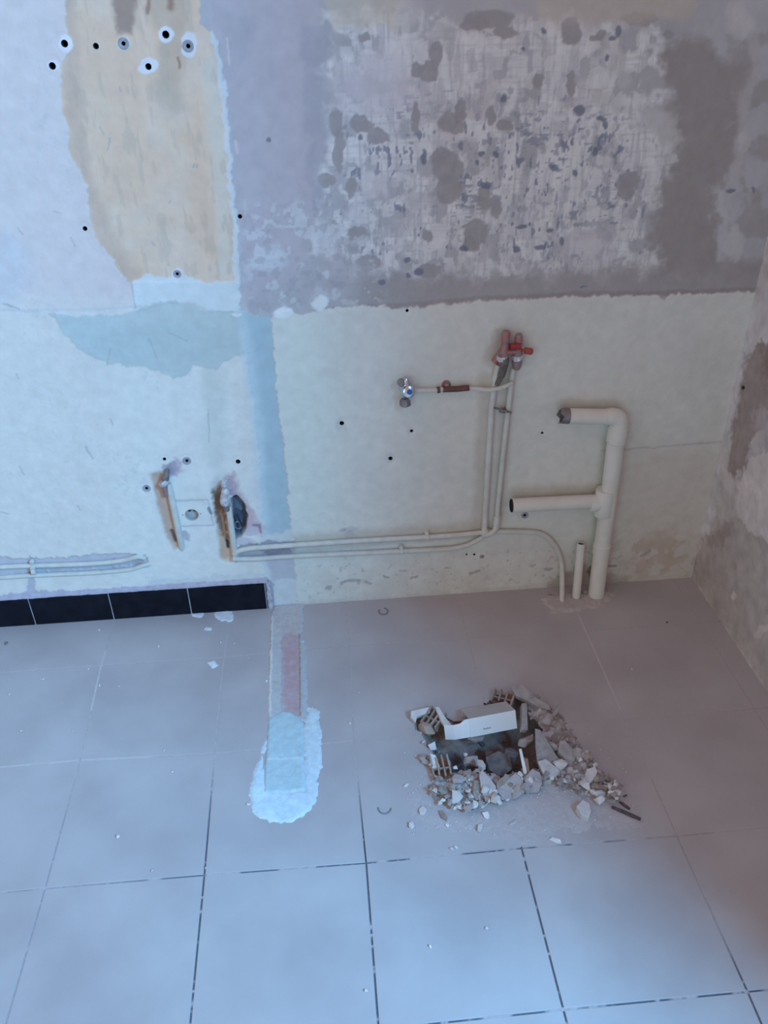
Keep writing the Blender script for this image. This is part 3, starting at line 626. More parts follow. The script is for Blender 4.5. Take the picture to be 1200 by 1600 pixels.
def add_line(a, b, seed):
    global off
    m_ = .5*(a+b)
    V, Cc, n = grout_line(None, a, b, seed)
    ok = sdpoly(.5*(V[:n+1, 0]+V[n+1:, 0]), .5*(V[:n+1, 1]+V[n+1:, 1]), HW) < -.004
    gv_.append(V); gc_.append(Cc)
    for i in range(n):
        if ok[i] and ok[i+1]: gf_.append((off+i, off+i+1, off+n+2+i, off+n+1+i))
    off += len(V)
for r in range(-1, 9):
    for c in range(-8, 6):
        a = node(c, r); b = node(c, r+1); e = node(c+1, r)
        if r == -1: a = np.array([a[0], YW-.001])
        else:
            if c == 5: e = np.array([XR-.002, e[1]])
            add_line(node(c, r), e, 1+2*((r+8)*1))
        add_line(a, b, 2*(c+20))
me = bpy.data.meshes.new('grout'); me.from_pydata(np.concatenate(gv_).tolist(), [], gf_)
at = me.color_attributes.new('Col', 'FLOAT_COLOR', 'POINT'); gcc = np.concatenate(gc_)
at.data.foreach_set('color', np.c_[gcc, np.ones(len(gcc))].astype(np.float32).ravel())
link('grout', me, M_PATCH, floor)

# patches lying on the tiles, outline as photographed on the floor plane
def floor_patch(name, P, step, thick, paint, parent=floor, label=None, ragged=3, taper=6, mat_=M_PATCH, kind=None):
    W_ = np.array([on_floor(*q_)[:2] for q_ in P]); m = .01
    x = np.arange(W_[:, 0].min()-m, W_[:, 0].max()+m, step); y = np.arange(W_[:, 1].max()+m, W_[:, 1].min()-m, -step)
    X, Y = np.meshgrid(x, y); X = X.ravel(); Y = Y.ravel(); px, py = proj(X, Y, np.zeros(X.shape))
    f = Field(px, py, X, Y, (.5, .5, .5))
    s = sdpoly(px+f.nx*ragged*1.5+f.fx*ragged, py+f.ny*ragged*1.5+f.fy*ragged, P); f.sd = s
    paint(f); z = thick*sst(-1, taper, s)*(.8+.4*fbm(X, Y, .02, 3, 3))+f.h
    z = np.where(s < 0, -.0006, np.maximum(z, .0002))
    keep = np.zeros((len(y)-1, len(x)-1), bool); S = s.reshape(len(y), len(x)) > -1.5
    keep = (S[:-1, :-1] | S[1:, 1:] | S[:-1, 1:] | S[1:, :-1]).ravel()
    o = grid_mesh(name, np.stack([X, Y, z], 1), len(x), len(y), keep, f.col, mat_, parent, flip=True, kind=kind)
    if label: o['label'] = label
    return o
def p_strip(f):
    f.col[:] = (.52, .53, .53)
    n = fbm(f.u, f.v, .02, 3, 5)
    f.put(f.poly([(440, 975), (466, 975), (470, 1120), (442, 1120)], 3, 2), (.50, .38, .40), -.001, .9)
    f.put(f.poly([(446, 1015), (464, 1010), (468, 1110), (446, 1112)], 3, 4)*sst(.4, .55, n), (.50, .35, .36), 0, .8)
    f.put(f.line([(468, 990), (469, 1118)], 1.6, 1, .8), (.36, .22, .18), -.001, .7)
    f.put(f.line([(425, 965), (421, 1118)], 2, 1, 1), (.75, .78, .76), .0012, .8)
    f.put(f.poly([(470, 1000), (478, 1000), (479, 1126), (472, 1124)], 1.5, 1), (.45, .50, .52), -.0008, .8)
    f.put(f.line([(441, 1000), (440, 1110)], 1, .7, 1), (.40, .42, .45), -.0008, .6)
    f.put(f.poly([(430, 945), (472, 945), (470, 990), (430, 995)], 4, 4), (.55, .54, .53), 0, .8)
floor_patch('partition_footprint', [(428, 946), (474, 944), (472, 998), (479, 1000), (480, 1128), (420, 1126), (421, 1040), (424, 960)], .0025, .0035, p_strip, label='pale cement strip with pinkish brick where a partition stood', ragged=1.2, taper=2)
def p_smear(f):
    f.col[:] = (.58, .72, .77); f.put(sst(.45, .65, fbm(f.u, f.v, .03, 3, 15)), (.66, .80, .82), 0, .8)
    f.put(1-sst(0, 12, f.sd), (.62, .66, .70), 0, .5)
floor_patch('plaster_smear', [(480, 1106), (499, 1108), (499, 1122), (503, 1150), (504, 1195), (497, 1215), (494, 1255), (480, 1268), (455, 1286), (420, 1286), (395, 1266), (389, 1240), (396, 1205), (403, 1185), (408, 1178), (414, 1205), (420, 1235), (476, 1236), (473, 1150), (478, 1122)], .0025, .0022, p_smear, label='bright white plaster smeared on the tiles', ragged=2.5)
floor_patch('plaster_smear', [(415, 1150), (410, 1165), (405, 1176), (413, 1178), (417, 1160)], .0025, .002, p_smear, ragged=1.5, taper=3)
def p_slab(f):
    f.col[:] = (.48, .63, .66); f.put(f.line([(416, 1188), (476, 1186)], 1.2, 1, 1), (.66, .76, .77), .0006, .7)
floor_patch('cement_slab', [(420, 1126), (430, 1117), (442, 1112), (456, 1115), (468, 1121), (474, 1130), (474, 1180), (477, 1236), (446, 1240), (413, 1240), (415, 1190), (418, 1150)], .0025, .0045, p_slab, label='smooth grey filler rectangle with rounded head', ragged=.6, taper=2)
def p_dust(f):
    f.col[:] = (.55, .52, .52); f.put(sst(.45, .6, fbm(f.u, f.v, .02, 3, 5)), (.50, .46, .44), .0, .6)
    m = sst(0, 25, f.sd); f.h += m*(fbm(f.u, f.v, .015, 3, 35)-.35)*.008
# floor level grime strip where cream wall meets floor near the pipes
def p_mort(f):
    f.col[:] = (.50, .46, .43)
floor_patch('mortar_collar', [(845, 935), (870, 925), (905, 925), (945, 922), (960, 928), (945, 945), (905, 955), (860, 958)], .003, .004, p_mort, label='mortar ring round the pipe feet', ragged=3)
for P in ([(298, 957), (315, 952), (322, 956), (314, 966), (300, 964)], [(334, 957), (350, 951), (364, 957), (362, 970), (345, 972), (336, 965)], [(321, 978), (332, 978), (330, 986), (320, 985)], [(322, 1035), (334, 1032), (340, 1040), (330, 1046)]):
    floor_patch('plaster_spill', P, .0022, .0018, lambda f: f.put(np.ones(f.px.size), (.72, .78, .80)), ragged=2.5, taper=3)

# ================================================================= PLINTH
base = link('baseboard_back', None, None); base['kind'] = 'structure'
xe = [on_wall(-440, 985)[0], on_wall(-300, 985)[0], on_wall(-188, 985)[0], on_wall(-72, 980)[0], on_wall(52, 955)[0], on_wall(176, 950)[0], on_wall(297, 938)[0], on_wall(416, 930)[0]]
zt = [on_wall(-400, 945, .01)[2]]*4+[on_wall(0, 936, .01)[2], on_wall(110, 932, .01)[2], on_wall(235, 927, .01)[2], on_wall(356, 919, .01)[2]]
H = .5*(on_wall(50, 934, .01)[2]+on_wall(300, 921, .01)[2])
for i in range(7):
    bm = bmesh.new(); w = xe[i+1]-xe[i]-.0028
    box_bm(bm, ((xe[i]+xe[i+1])/2, YW-.0055, H/2+.0005), (w, .009, H-.001), bev=.0012)
    from_bm('tile', bm, M_BLACKTILE, base)
bm = bmesh.new(); box_bm(bm, ((xe[0]+xe[-1])/2, YW-.0040, H/2), (xe[-1]-xe[0], .0078, H-.002)); from_bm('grout', bm, M_GROUTW, base)
# ragged mortar ledge on top and at the end
bm = bmesh.new(); n = 160; rows = []
for i in range(n+1):
    x = xe[0]+(xe[-1]+.008-xe[0])*i/n; a = float(fbm(np.array([x]), np.array([0.]), .02, 3, 3)[0])
    rows.append([bm.verts.new((x, YW+.001, H)), bm.verts.new((x, YW-.006-.004*a, H)), bm.verts.new((x, YW-.005-.003*a, H+.0035+.003*a)), bm.verts.new((x, YW+.001, H+.010+.006*a))])
for a, b in zip(rows[:-1], rows[1:]):
    for k in range(3): bm.faces.new((a[k], b[k], b[k+1], a[k+1]))
bm.faces.new(rows[0]); bm.faces.new(rows[-1][::-1])
from_bm('mortar_ledge', bm, mat('mauve_mortar', (.42, .38, .44), (.50, .47, .54), rough=.9, scale=60, bump=.5), base)
bm = bmesh.new()
for k in range(9):
    z = (k+.5)*H/9; box_bm(bm, (xe[-1]+.008+rng.uniform(-.001, .0015), YW-.004, z), (.011+rng.uniform(-.003, .003), .007+rng.uniform(0, .003), H/9*1.25), Matrix.Rotation(rng.uniform(-.3, .3), 3, 'Y'), .001)
from_bm('mortar_edge', bm, M_GROUTW, base)

# ================================================================= PIPES
def WP(a, b, off): return tuple(on_wall(a, b, off))
def sleeve(parent, a, b, r, m, name='coupling', n=20):
    bm = bmesh.new(); a = Vector(a); b = Vector(b); d = b-a
    tube(bm, [a, a+d*.04, a+d*.5, b-d*.04, b], [r*.94, r, r, r, r*.94], n); return from_bm(name, bm, m, parent, True)
# --- drain
o_ = .030
t = thing('drain_pipe', 'thick cream plastic waste pipe with two open side arms, right side of the wall', 'pipe', WP(932, 915, o_)); t.location = (0, 0, 0)
def start_at(t, loc):
    """move the Empty to loc and keep children where they are"""
    loc = Vector(loc); t.location = loc
    for ch in COL.objects:
        if ch.parent == t: ch.location = ch.location-loc
e1, e2 = Vector(WP(886, 650, o_)), Vector(WP(940, 651, o_)); c0 = Vector(WP(969, 651, o_))
v1 = Vector(WP(961, 700, o_)); v2 = Vector(WP(951, 780, o_)); v3 = Vector(WP(941, 850, o_)); v4 = Vector(on_floor(931, 931, 0))
R1, R2 = .0185, .0215
bm = bmesh.new(); tube(bm, [e1, e1.lerp(e2, .3), e2, e2.lerp(c0, .3)], R1, 24, bore=.05); pa = from_bm('side_arm', bm, M_PVC, t, True)
# torn dark cut end
bm = bmesh.new(); d = (e2-e1).normalized(); u_, w_, _ = frame_of(d); n = 22; rg = []
for j, (s_, rr) in enumerate(((0.004, R1*1.02), (-.006, R1*1.0), (-.016, R1*.96), (-.016, R1*.84), (.004, R1*.84))):
    rg.append([bm.verts.new(e1+d*(s_+(.0035*math.sin(3*a+1)+.002*math.sin(7*a) if j in (2, 3) else 0))+(u_*math.cos(a)+w_*math.sin(a))*rr) for a in [2*math.pi*k/n for k in range(n)]])
for a, b in zip(rg[:-1], rg[1:]):
    for k in range(n): bm.faces.new((a[k], a[(k+1) % n], b[(k+1) % n], b[k]))
from_bm('broken_end', bm, M_DULL, pa, True)['label'] = 'jagged dark grey broken rim'
bm = bmesh.new(); lathe(bm, e1+d*.006, d, [(0, R1*.8), (.001, R1*.8)], 20); from_bm('bore', bm, M_DARK, pa)  # dark disc inside the mouth, painted in for the shade of the bore
# elbow
bm = bmesh.new(); cen = c0; pts = [e2+(c0-e2)*.25]; dn = (v1-c0).normalized(); ri = .022
A = c0-d*ri; Bp = c0+dn*ri
for k in range(9):
    a = k/8; pts.append((1-a)**2*A+2*a*(1-a)*c0+a*a*Bp)
pts.append(Bp+dn*.012)
tube(bm, pts, [R1*1.04]+[R1*1.14]*3+[R2*1.02]*6+[R2*1.04], 24); from_bm('elbow', bm, M_PVC, t, True)
bm = bmesh.new(); tube(bm, [Bp, v1, v2, v3, v4, v4+Vector((0, 0, -.003))], [R2*.97]*6, 24); from_bm('riser', bm, M_PVC, t, True)
sleeve(t, Bp+dn*.004, Bp+dn*.045, R2*1.12, M_PVC)
vd = (v3-v2).normalized(); jt = Vector(WP(944, 786, o_))
sleeve(t, jt-vd*.040, jt+vd*.034, R2*1.15, M_PVC, 'tee')
f1 = Vector(WP(800, 790, o_)); f2 = Vector(WP(938, 783, o_))
bm = bmesh.new(); tube(bm, [f1, f1.lerp(f2, .5), f2], R1*.98, 24, bore=.05); pb = from_bm('side_arm', bm, M_PVC, t, True)
d2 = (f2-f1).normalized(); bm = bmesh.new(); tube(bm, [f1-d2*.003, f1+d2*.004], R1*.9, 20, bore=.004); from_bm('bore', bm, M_DARK, pb, True)  # dark plug, its colour stands in for the shade in the open end
bm = bmesh.new(); tube(bm, [jt-d2*.038, jt-d2*.036, jt-d2*.01], [R1*1.06, R1*1.12, R1*1.12], 24); from_bm('tee_branch', bm, M_PVC, t, True)
sleeve(t, v3+vd*.0, v3+vd*.03, R2*1.07, M_PVC)
start_at(t, v4)
# --- stub
t = thing('waste_stub', 'short upright open-topped cream pipe stub left of the thick waste pipe', 'pipe', (0, 0, 0))
a = Vector(WP(908, 849, .020)); b = Vector(on_floor(900, 934, 0))
bm = bmesh.new(); tube(bm, [a, a.lerp(b, .5), b], .0108, 20, bore=.03); from_bm('pipe', bm, M_PVC, t, True)
bm = bmesh.new(); lathe(bm, a+(b-a).normalized()*.003, b-a, [(0, .0088), (.001, .0088)], 18); from_bm('bore', bm, M_DARK, t)  # dark disc in place of the shade inside the open top
start_at(t, b)
# --- supply pipe that bends to the floor, with its riser
t = thing('supply_pipe', 'thin cream pipe running along the wall foot and curving down to the floor', 'pipe', (0, 0, 0))
o1 = .010; r1 = .0066
pts = [WP(366, 866, .006)]+[WP(*q_, o1) for q_ in [(382, 858), (440, 853), (560, 845), (700, 837), (765, 831), (820, 831), (845, 834), (861, 845), (872, 862), (878, 884)]]
ft = Vector(on_floor(878, 940, 0)); pts.append(tuple(ft))
bm = bmesh.new(); tube(bm, smooth_path(pts, 6), r1, 14); from_bm('pipe', bm, M_PIPE, t, True)
bm = bmesh.new(); tube(bm, [WP(757, 829, o1), WP(762, 740, o1), WP(768, 640, o1), WP(774, 590, o1), WP(779, 570, o1)], .0072, 14); rs = from_bm('riser', bm, M_PIPE, t, True)
sleeve(t, WP(758, 826, o1), WP(757, 838, o1), .0095, M_PIPE, 'tee', 14)
start_at(t, ft)
t = thing('supply_pipe', 'lower thin wall-foot pipe turning up as right upright to the red valve', 'pipe', (0, 0, 0))
o2 = .012
pts = [WP(*q_, o1) for q_ in [(364, 873), (400, 873), (455, 869), (560, 864), (690, 858), (722, 854), (740, 847), (756, 838)]]+[WP(768, 833, .022), WP(776, 822, .015)]
pts += [WP(*q_, o1) for q_ in [(778, 790), (785, 720), (794, 640), (800, 590), (803, 575)]]
bm = bmesh.new(); tube(bm, smooth_path(pts, 5), r1, 14); from_bm('pipe', bm, M_PIPE, t, True)
sleeve(t, WP(775, 826, .014), WP(777, 806, .012), .0088, M_PIPE, 'coupling', 14)
start_at(t, WP(776, 822, .010))
# clips
def clip(a, b, off, label, grp=None, m=M_PIPE, horizontal=True, s=1.0):
    t = thing('pipe_clip', label, 'clip', (0, 0, 0), grp)
    bm = bmesh.new(); c = Vector(WP(a, b, off)); w = .0045*s
    ax = Vector((1, 0, 0)) if horizontal else Vector((0, 0, 1))
    lathe(bm, c-ax*w, ax, [(0, .0082*s), (.0005, .0092*s), (2*w-.0005, .0092*s), (2*w, .0082*s)], 14); from_bm('band', bm, m, t, True)
    bm = bmesh.new(); up = Vector((0, 0, 1)) if horizontal else Vector((1, 0, 0)); q_ = c+up*.011*s; q_.y = YW+.001
    lathe(bm, q_, (0, -1, 0), [(0, .006*s), (.012, .006*s), (.014, .0045*s), (.0142, .002)], 12); from_bm('screw_boss', bm, m, t, True)
    start_at(t, (c.x, YW, c.z)); return t
clip(667, 839, o1, 'cream clip on the upper wall-foot pipe, left of the two uprights')
clip(627, 861, o1, 'cream clip on the lower wall-foot pipe')
c = clip(785, 642, .012, 'dark bridging clip between the two upright pipes', m=M_DULL, horizontal=False, s=.8)
bm = bmesh.new(); p1 = Vector(WP(772, 637, .019)); p2 = Vector(WP(799, 645, .019)); tube(bm, [p1, p1.lerp(p2, .5), p2], .0028, 8); o = from_bm('bridge', bm, M_DULL, c, True); o.location = -c.location
# --- branch to stop valve
t = thing('branch_pipe', 'thin cream pipe branching left from the uprights, with a bare brown copper stretch', 'pipe', (0, 0, 0))
pts = [WP(*q_, o_b) for *q_, o_b in [(800, 598, .020), (790, 603, .024), (778, 607, .024), (762, 609, .018), (740, 607, .013), (700, 608, .012), (675, 610, .012), (642, 610, .014)]]
bm = bmesh.new(); tube(bm, smooth_path(pts, 5), .0052, 12); from_bm('pipe', bm, M_PIPE, t, True)
bm = bmesh.new(); tube(bm, [WP(692, 608.5, .0125), WP(712, 608, .0125), WP(733, 606, .013)], .0068, 12); from_bm('bare_copper', bm, M_COPPER, t, True)['label'] = 'bare dark copper stretch'
bm = bmesh.new(); tube(bm, [WP(683, 609.5, .0125), WP(687.5, 609, .0125)], .0074, 12); from_bm('solder_ring', bm, M_COPPER, t, True)
start_at(t, WP(740, 607, 0))
t = thing('pipe_bracket', 'small rusty ring bracket above the bare copper stretch', 'bracket', (0, 0, 0))
bm = bmesh.new(); q_ = Vector(WP(697, 600, 0)); lathe(bm, q_+Vector((0, .001, 0)), (0, -1, 0), [(0, .0105), (.004, .0105), (.005, .0095), (.005, .006), (.012, .0055), (.013, .003)], 14); from_bm('ring', bm, M_REDMETAL, t, True)
bm = bmesh.new(); box_bm(bm, q_+Vector((0, -.008, -.008)), (.006, .010, .014), bev=.001); from_bm('strap', bm, M_DULL, t); start_at(t, q_)
# --- chrome stop valve
t = thing('stop_valve', 'chrome stop valve with blue-centred round cap at the left end of the branch pipe', 'valve', (0, 0, 0))
c = Vector(WP(634, 608, .022))
bm = bmesh.new(); lathe(bm, (c.x, YW, c.z), (0, -1, 0), [(0, .017), (.004, .017), (.007, .012), (.012, .010), (.026, .010)], 20); from_bm('wall_flange', bm, M_CHROME, t, True)
bm = bmesh.new(); lathe(bm, c+Vector((0, .004, .026)), (0, 0, -1), [(0, .007), (.004, .0098), (.014, .0110), (.022, .0125), (.034, .0115), (.040, .0085)], 20); from_bm('body', bm, M_CHROME, t, True)
q_ = Vector(WP(638, 611, .030)); bm = bmesh.new(); lathe(bm, q_, (.1, -1, .25), [(-.012, .010), (0, .0142), (.006, .0150), (.011, .0138), (.013, .009)], 22); hd = from_bm('handle_cap', bm, M_CHROME, t, True)
bm = bmesh.new(); dv = Vector((.1, -1, .25)).normalized(); lathe(bm, q_+dv*.0125, dv, [(0, .0062), (.0016, .0062), (.002, .004)], 18); from_bm('blue_disc', bm, mat('blue_disc', (.02, .16, .42), rough=.3), hd, True)
bm = bmesh.new(); lathe(bm, Vector(WP(633, 623, .020)), (0, 0, -1), [(0, .0085), (.004, .0125), (.016, .0135), (.018, .010)], 6); from_bm('outlet_nut', bm, M_DULL, t)
bm = bmesh.new(); q_ = Vector(WP(627, 598, .024)); lathe(bm, q_, (-.3, -.6, .6), [(-.004, .009), (.004, .0095), (.006, .006)], 8); from_bm('packing_nut', bm, M_DULL, t)
start_at(t, (c.x, YW, c.z))
# --- red valve pair
t = thing('mixer_valve', 'rusty twin-bodied valve with red bar and red lever above the two uprights', 'valve', (0, 0, 0))
def cyl(name, a, b, prof, m, par=t, n=16, oa=.022):
    A, B_ = Vector(WP(*a, oa)), Vector(WP(*b, oa)); L_ = (B_-A).length; bm = bmesh.new()
    lathe(bm, A, B_-A, [(p_*L_, r_) for p_, r_ in prof], n); return from_bm(name, bm, m, par, True)
cyl('valve_body', (791, 517), (786, 572), [(0, .0075), (.06, .0098), (.3, .0098), (.33, .0085), (.5, .0105), (.62, .0120), (.8, .0115), (1, .009)], M_REDMETAL)
cyl('valve_body', (811, 522), (807, 577), [(0, .0070), (.08, .0092), (.3, .0092), (.36, .0078), (.55, .0110), (.75, .0122), (.9, .0105), (1, .007)], M_REDMETAL)
cyl('packing_nut', (785, 556), (785, 563), [(0, .0125), (1, .0128)], M_PALEMETAL, n=6, oa=.026)
cyl('packing_nut', (808, 555), (808, 562), [(0, .0122), (1, .0128)], M_PALEMETAL, n=6, oa=.026)
cyl('cross_bar', (797, 541.5), (813, 541), [(0, .0078), (1, .0078)], M_RED, oa=.030)
cyl('cross_bar', (780, 551), (812, 549), [(0, .0060), (1, .0060)], M_REDMETAL, oa=.026)['label'] = 'pinkish rusty link bar'
lv = cyl('lever', (815, 547), (832, 549.5), [(0, .0035), (.25, .0040), (.3, .0078), (.9, .0080), (1, .006)], M_ORANGE, oa=.026)
cyl('side_boss', (772, 566), (783, 552), [(0, .008), (1, .009)], M_REDMETAL, oa=.014)
A = [WP(789, 560, .030), WP(787, 575, .028), WP(782, 590, .022), WP(776, 602, .018)]
bm = bmesh.new(); tube(bm, smooth_path(A, 4), [.0095]*4+[.0085]*4+[.0060]*4+[.004], 12); from_bm('sealing_wrap', bm, M_TAPE, t, True)
start_at(t, WP(797, 548, 0))
# --- left pipe pair
for lab, P_ in (('upper of two thin white pipes sunk in the chase at far left', [(-420, 905), (-120, 892), (0, 886), (50, 884), (140, 881), (190, 876), (214, 870), (226, 872)]),
                ('lower of two thin white pipes sunk in the chase at far left', [(-420, 925), (-120, 909), (0, 902), (50, 899), (140, 895), (200, 890), (222, 884), (236, 880)])):
    pts = [WP(a, b, .0028) for a, b in P_]; pts[-1] = WP(*P_[-1], -.004)
    bm = bmesh.new(); tube(bm, smooth_path(pts, 4), .0062, 12); tag(from_bm('sunk_pipe', bm, M_PIPE, None, True), lab, 'pipe')
t = clip(53, 892, .006, 'white double clip over the far left pipe pair', s=1.1)
bm = bmesh.new(); q_ = Vector(WP(50, 877, .004)); lathe(bm, q_+Vector((0, .004, 0)), (0, -1, 0), [(0, .006), (.008, .006), (.01, .004)], 10); o = from_bm('screw_boss', bm, M_PIPE, t, True); o.location = -t.location
# --- two cut supply pipes in rusty chases
def cut_pipe(label, top, bot, r, off):
    t = thing('cut_pipe', label, 'pipe', (0, 0, 0)); bm = bmesh.new()
    P_ = [WP(*top, off), WP(top[0]*.5+bot[0]*.5, top[1]*.5+bot[1]*.5, off), WP(*bot, off*.5), WP(bot[0]+1, bot[1]+4, -.006)]
    tube(bm, P_, r, 14); from_bm('pipe', bm, M_PIPE, t, True); return t
t = cut_pipe('left white pipe stub in a rusty chase beside the round socket box', (263, 755), (284, 854), .0078, .004)
cyl('compression_nut', (254, 751), (259, 756), [(0, .013), (.3, .0135), (1, .0125)], M_PALEMETAL, par=t, n=8, oa=.012)
cyl('valve_tip', (262, 733), (258, 750), [(0, .0045), (.3, .0075), (1, .009)], M_DULL, par=t, oa=.012)
cyl('olive', (257, 757), (260, 775), [(0, .009), (.4, .007), (1, .0055)], M_REDMETAL, par=t, oa=.008)
start_at(t, WP(270, 800, 0))
t = cut_pipe('right white pipe stub topped by a pale metal fitting, beside the dark cavity', (357, 790), (368, 872), .0076, .005)
cyl('compression_nut', (352, 780), (352, 788), [(0, .0125), (.5, .0132), (1, .011)], M_PALEMETAL, par=t, n=8, oa=.016)
cyl('valve_body', (352, 762), (352, 780), [(0, .006), (.2, .0085), (.7, .0115), (1, .0125)], M_PALEMETAL, par=t, oa=.016)
cyl('valve_tip', (351, 751), (351, 764), [(0, .006), (.2, .0085), (.8, .0075), (1, .006)], M_PALEMETAL, par=t, oa=.016)
cyl('olive', (353, 788), (355, 798), [(0, .009), (1, .006)], M_DULL, par=t, oa=.012)
bm = bmesh.new(); q_ = Vector(WP(360, 775, .016)); box_bm(bm, q_, (.010, .006, .006), Matrix.Rotation(-.4, 3, 'Y'), .001); from_bm('lug', bm, M_PALEMETAL, t)
start_at(t, WP(362, 820, 0))
t = thing('buried_cable', 'coiled grey wire end inside the dark cavity right of the pipe stub', 'cable', (0, 0, 0))
cc = Vector(WP(372, 820, -.008)); pts = [cc+Vector((math.cos(a)*.0085, -.002*a/6, math.sin(a)*.0105)) for a in [k*.5 for k in range(14)]]
bm = bmesh.new(); tube(bm, pts, .0016, 8); from_bm('wire', bm, mat('blue_grey_wire', (.25, .33, .42), (.18, .24, .3), rough=.5), t, True)
bm = bmesh.new(); tube(bm, smooth_path([cc+Vector((.0, .002, .03)), cc+Vector((.004, -.002, .018)), cc+Vector((.009, -.003, .006)), cc+Vector((.010, -.004, -.004))], 4), .0022, 8); from_bm('wire', bm, M_DARK, t, True)
start_at(t, cc)

# ================================================================= RUBBLE
def stone_bm(r, sx, sy, sz, n, flat=0, cuts=5):
    """irregular broken piece: convex hull of a rough point cloud"""
    bm = bmesh.new()
    for _ in range(n):
        a = r.uniform(0, 2*math.pi); z = r.uniform(-1, 1); q_ = math.sqrt(1-z*z)*r.uniform(.75, 1)
        if flat: z = -1 if r.random() < .5 else 1; q_ = r.uniform(.7, 1)
        bm.verts.new((q_*math.cos(a)*sx/2, q_*math.sin(a)*sy/2, z*sz/2*(r.uniform(.85, 1))))
    h = bmesh.ops.convex_hull(bm, input=bm.verts)
    bmesh.ops.delete(bm, geom=[g for g in h['geom_interior'] if isinstance(g, bmesh.types.BMVert)], context='VERTS')
    bmesh.ops.delete(bm, geom=[v_ for v_ in bm.verts if not v_.link_faces], context='VERTS')
    return bm
def plate_bm(P, th, r=None):
    """a flat shard with the given outline (metres) and thickness"""
    bm = bmesh.new(); c = np.mean(P, 0)
    top = [bm.verts.new((p[0]-c[0], p[1]-c[1], th/2)) for p in P]; k = .94
    bot = [bm.verts.new(((p[0]-c[0])*k, (p[1]-c[1])*k, -th/2)) for p in P]
    bm.faces.new(top); bm.faces.new(bot[::-1]); n = len(P)
    for i in range(n): bm.faces.new((top[i], top[(i+1) % n], bot[(i+1) % n], bot[i]))
    bmesh.ops.triangulate(bm, faces=[f_ for f_ in bm.faces if len(f_.verts) > 4]); return bm
def in_hole(x, y): return float(sdpoly(np.array([x]), np.array([y]), HW)[0])
MOUND = [(655, 1170), (672, 1200), (672, 1240), (700, 1262), (745, 1266), (790, 1252), (830, 1232), (880, 1226), (925, 1250), (965, 1252), (972, 1225), (940, 1200), (905, 1165), (885, 1135), (872, 1110), (835, 1090), (800, 1078), (830, 1110), (850, 1140), (880, 1180), (850, 1200), (790, 1214), (725, 1206), (690, 1216)]
def p_mound(f):
    f.col[:] = (.42, .38, .36); f.put(sst(.42, .58, fbm(f.u, f.v, .012, 3, 5)), (.27, .22, .19), 0, .8)
    f.put(sst(.6, .68, fbm(f.u, f.v, .01, 3, 25)), (.66, .64, .62), 0, .7)
    m = sst(0, 12, f.sd); f.h += m*(fbm(f.u, f.v, .014, 3, 35)-.25)*.016
pm = floor_patch('rubble_grit', MOUND, .003, .004, p_mound, parent=None, ragged=6, taper=10, kind='stuff', mat_=M_DUST)
tag(pm, 'grey brown grit and crumbs banked round the front and right of the hole', 'rubble')
pm = floor_patch('fine_dust', [(640, 1240), (690, 1255), (740, 1262), (800, 1235), (850, 1222), (905, 1235), (965, 1215), (1000, 1270), (1008, 1292), (960, 1290), (880, 1305), (830, 1320), (760, 1305), (700, 1300), (655, 1295)], .005, .0016, lambda f: (f.put(np.ones(f.px.size), (.49, .45, .445)), f.put(sst(.5, .7, fbm(f.u, f.v, .04, 3, 5)), (.53, .50, .495), 0, .5)), parent=None, ragged=10, taper=25, kind='stuff', mat_=M_DUST)
tag(pm, 'thin fan of pale dust spread in front of the rubble', 'dust')
G1 = 'broken bits heaped round the hole'; rr = random.Random(12)
def stone(px, py, w, h, z, m, name, label, cat='rubble', grp=None, flat=False, th=None, rot=None, tilt=None, outline=None, seed=None):
    r = random.Random(seed if seed is not None else int(px*7+py)); p = on_floor(px, py, max(z, 0)); s = .00165
    if outline:
        W_ = np.array([on_floor(px+a, py+b, 0)[:2] for a, b in outline]); bm = plate_bm(W_, th or .009)
    else: bm = stone_bm(r, w*s, h*s*1.25, (th or min(w, h)*s*.8), 9 if max(w, h) < 16 else 15, flat)
    o = from_bm(name, bm, m); o.location = (p[0], p[1], z)
    tl = tilt or (r.uniform(-.3, .3), r.uniform(-.3, .3)); o.rotation_euler = (tl[0], tl[1], 0 if outline else (r.uniform(0, 6.28) if rot is None else rot))
    if label: tag(o, label, cat, grp)
    return o
# distinctive pieces
stone(850, 1172, 0, 0, .014, M_MORTAR, 'mortar_slab', 'large grey triangular slab leaning at the right rim of the hole', outline=[(-18, -22), (-10, -20), (8, 2), (20, 18), (8, 26), (-14, 20), (-17, 0)], th=.014, tilt=(.42, -.1))
stone(829, 1092, 0, 0, .012, M_PLASTER.copy() if False else M_MORTAR, 'mortar_slab', 'long pale mortar sliver along the back right rim of the hole', outline=[(-28, -14), (-12, -18), (-2, -10), (14, 2), (32, 10), (36, 17), (20, 14), (-4, 4), (-20, -2)], th=.012, tilt=(.2, 0))
stone(818, 1122, 0, 0, .008, M_MORTAR, 'mortar_slab', 'upright narrow grey slab just right of the white box', outline=[(-5, -22), (3, -24), (6, 16), (-4, 18)], th=.012, tilt=(.1, .3))
stone(854, 1124, 20, 20, .012, M_MORTAR, 'mortar_chunk', 'rounded pale grey chunk behind the triangular slab')
stone(868, 1112, 0, 0, .014, M_MORTAR, 'mortar_chunk', 'thin upright flake at the far right rim, above the rounded chunk', outline=[(-6, 8), (2, -8), (6, -10), (2, 4), (-3, 11)], th=.007, tilt=(.7, .2))
stone(884, 1176, 0, 0, .012, M_MORTAR, 'mortar_slab', 'curved grey slab behind and right of the triangular slab', outline=[(-12, -12), (-4, -14), (16, 4), (12, 14), (-2, 12), (-14, 2)], th=.012, tilt=(.2, .15))
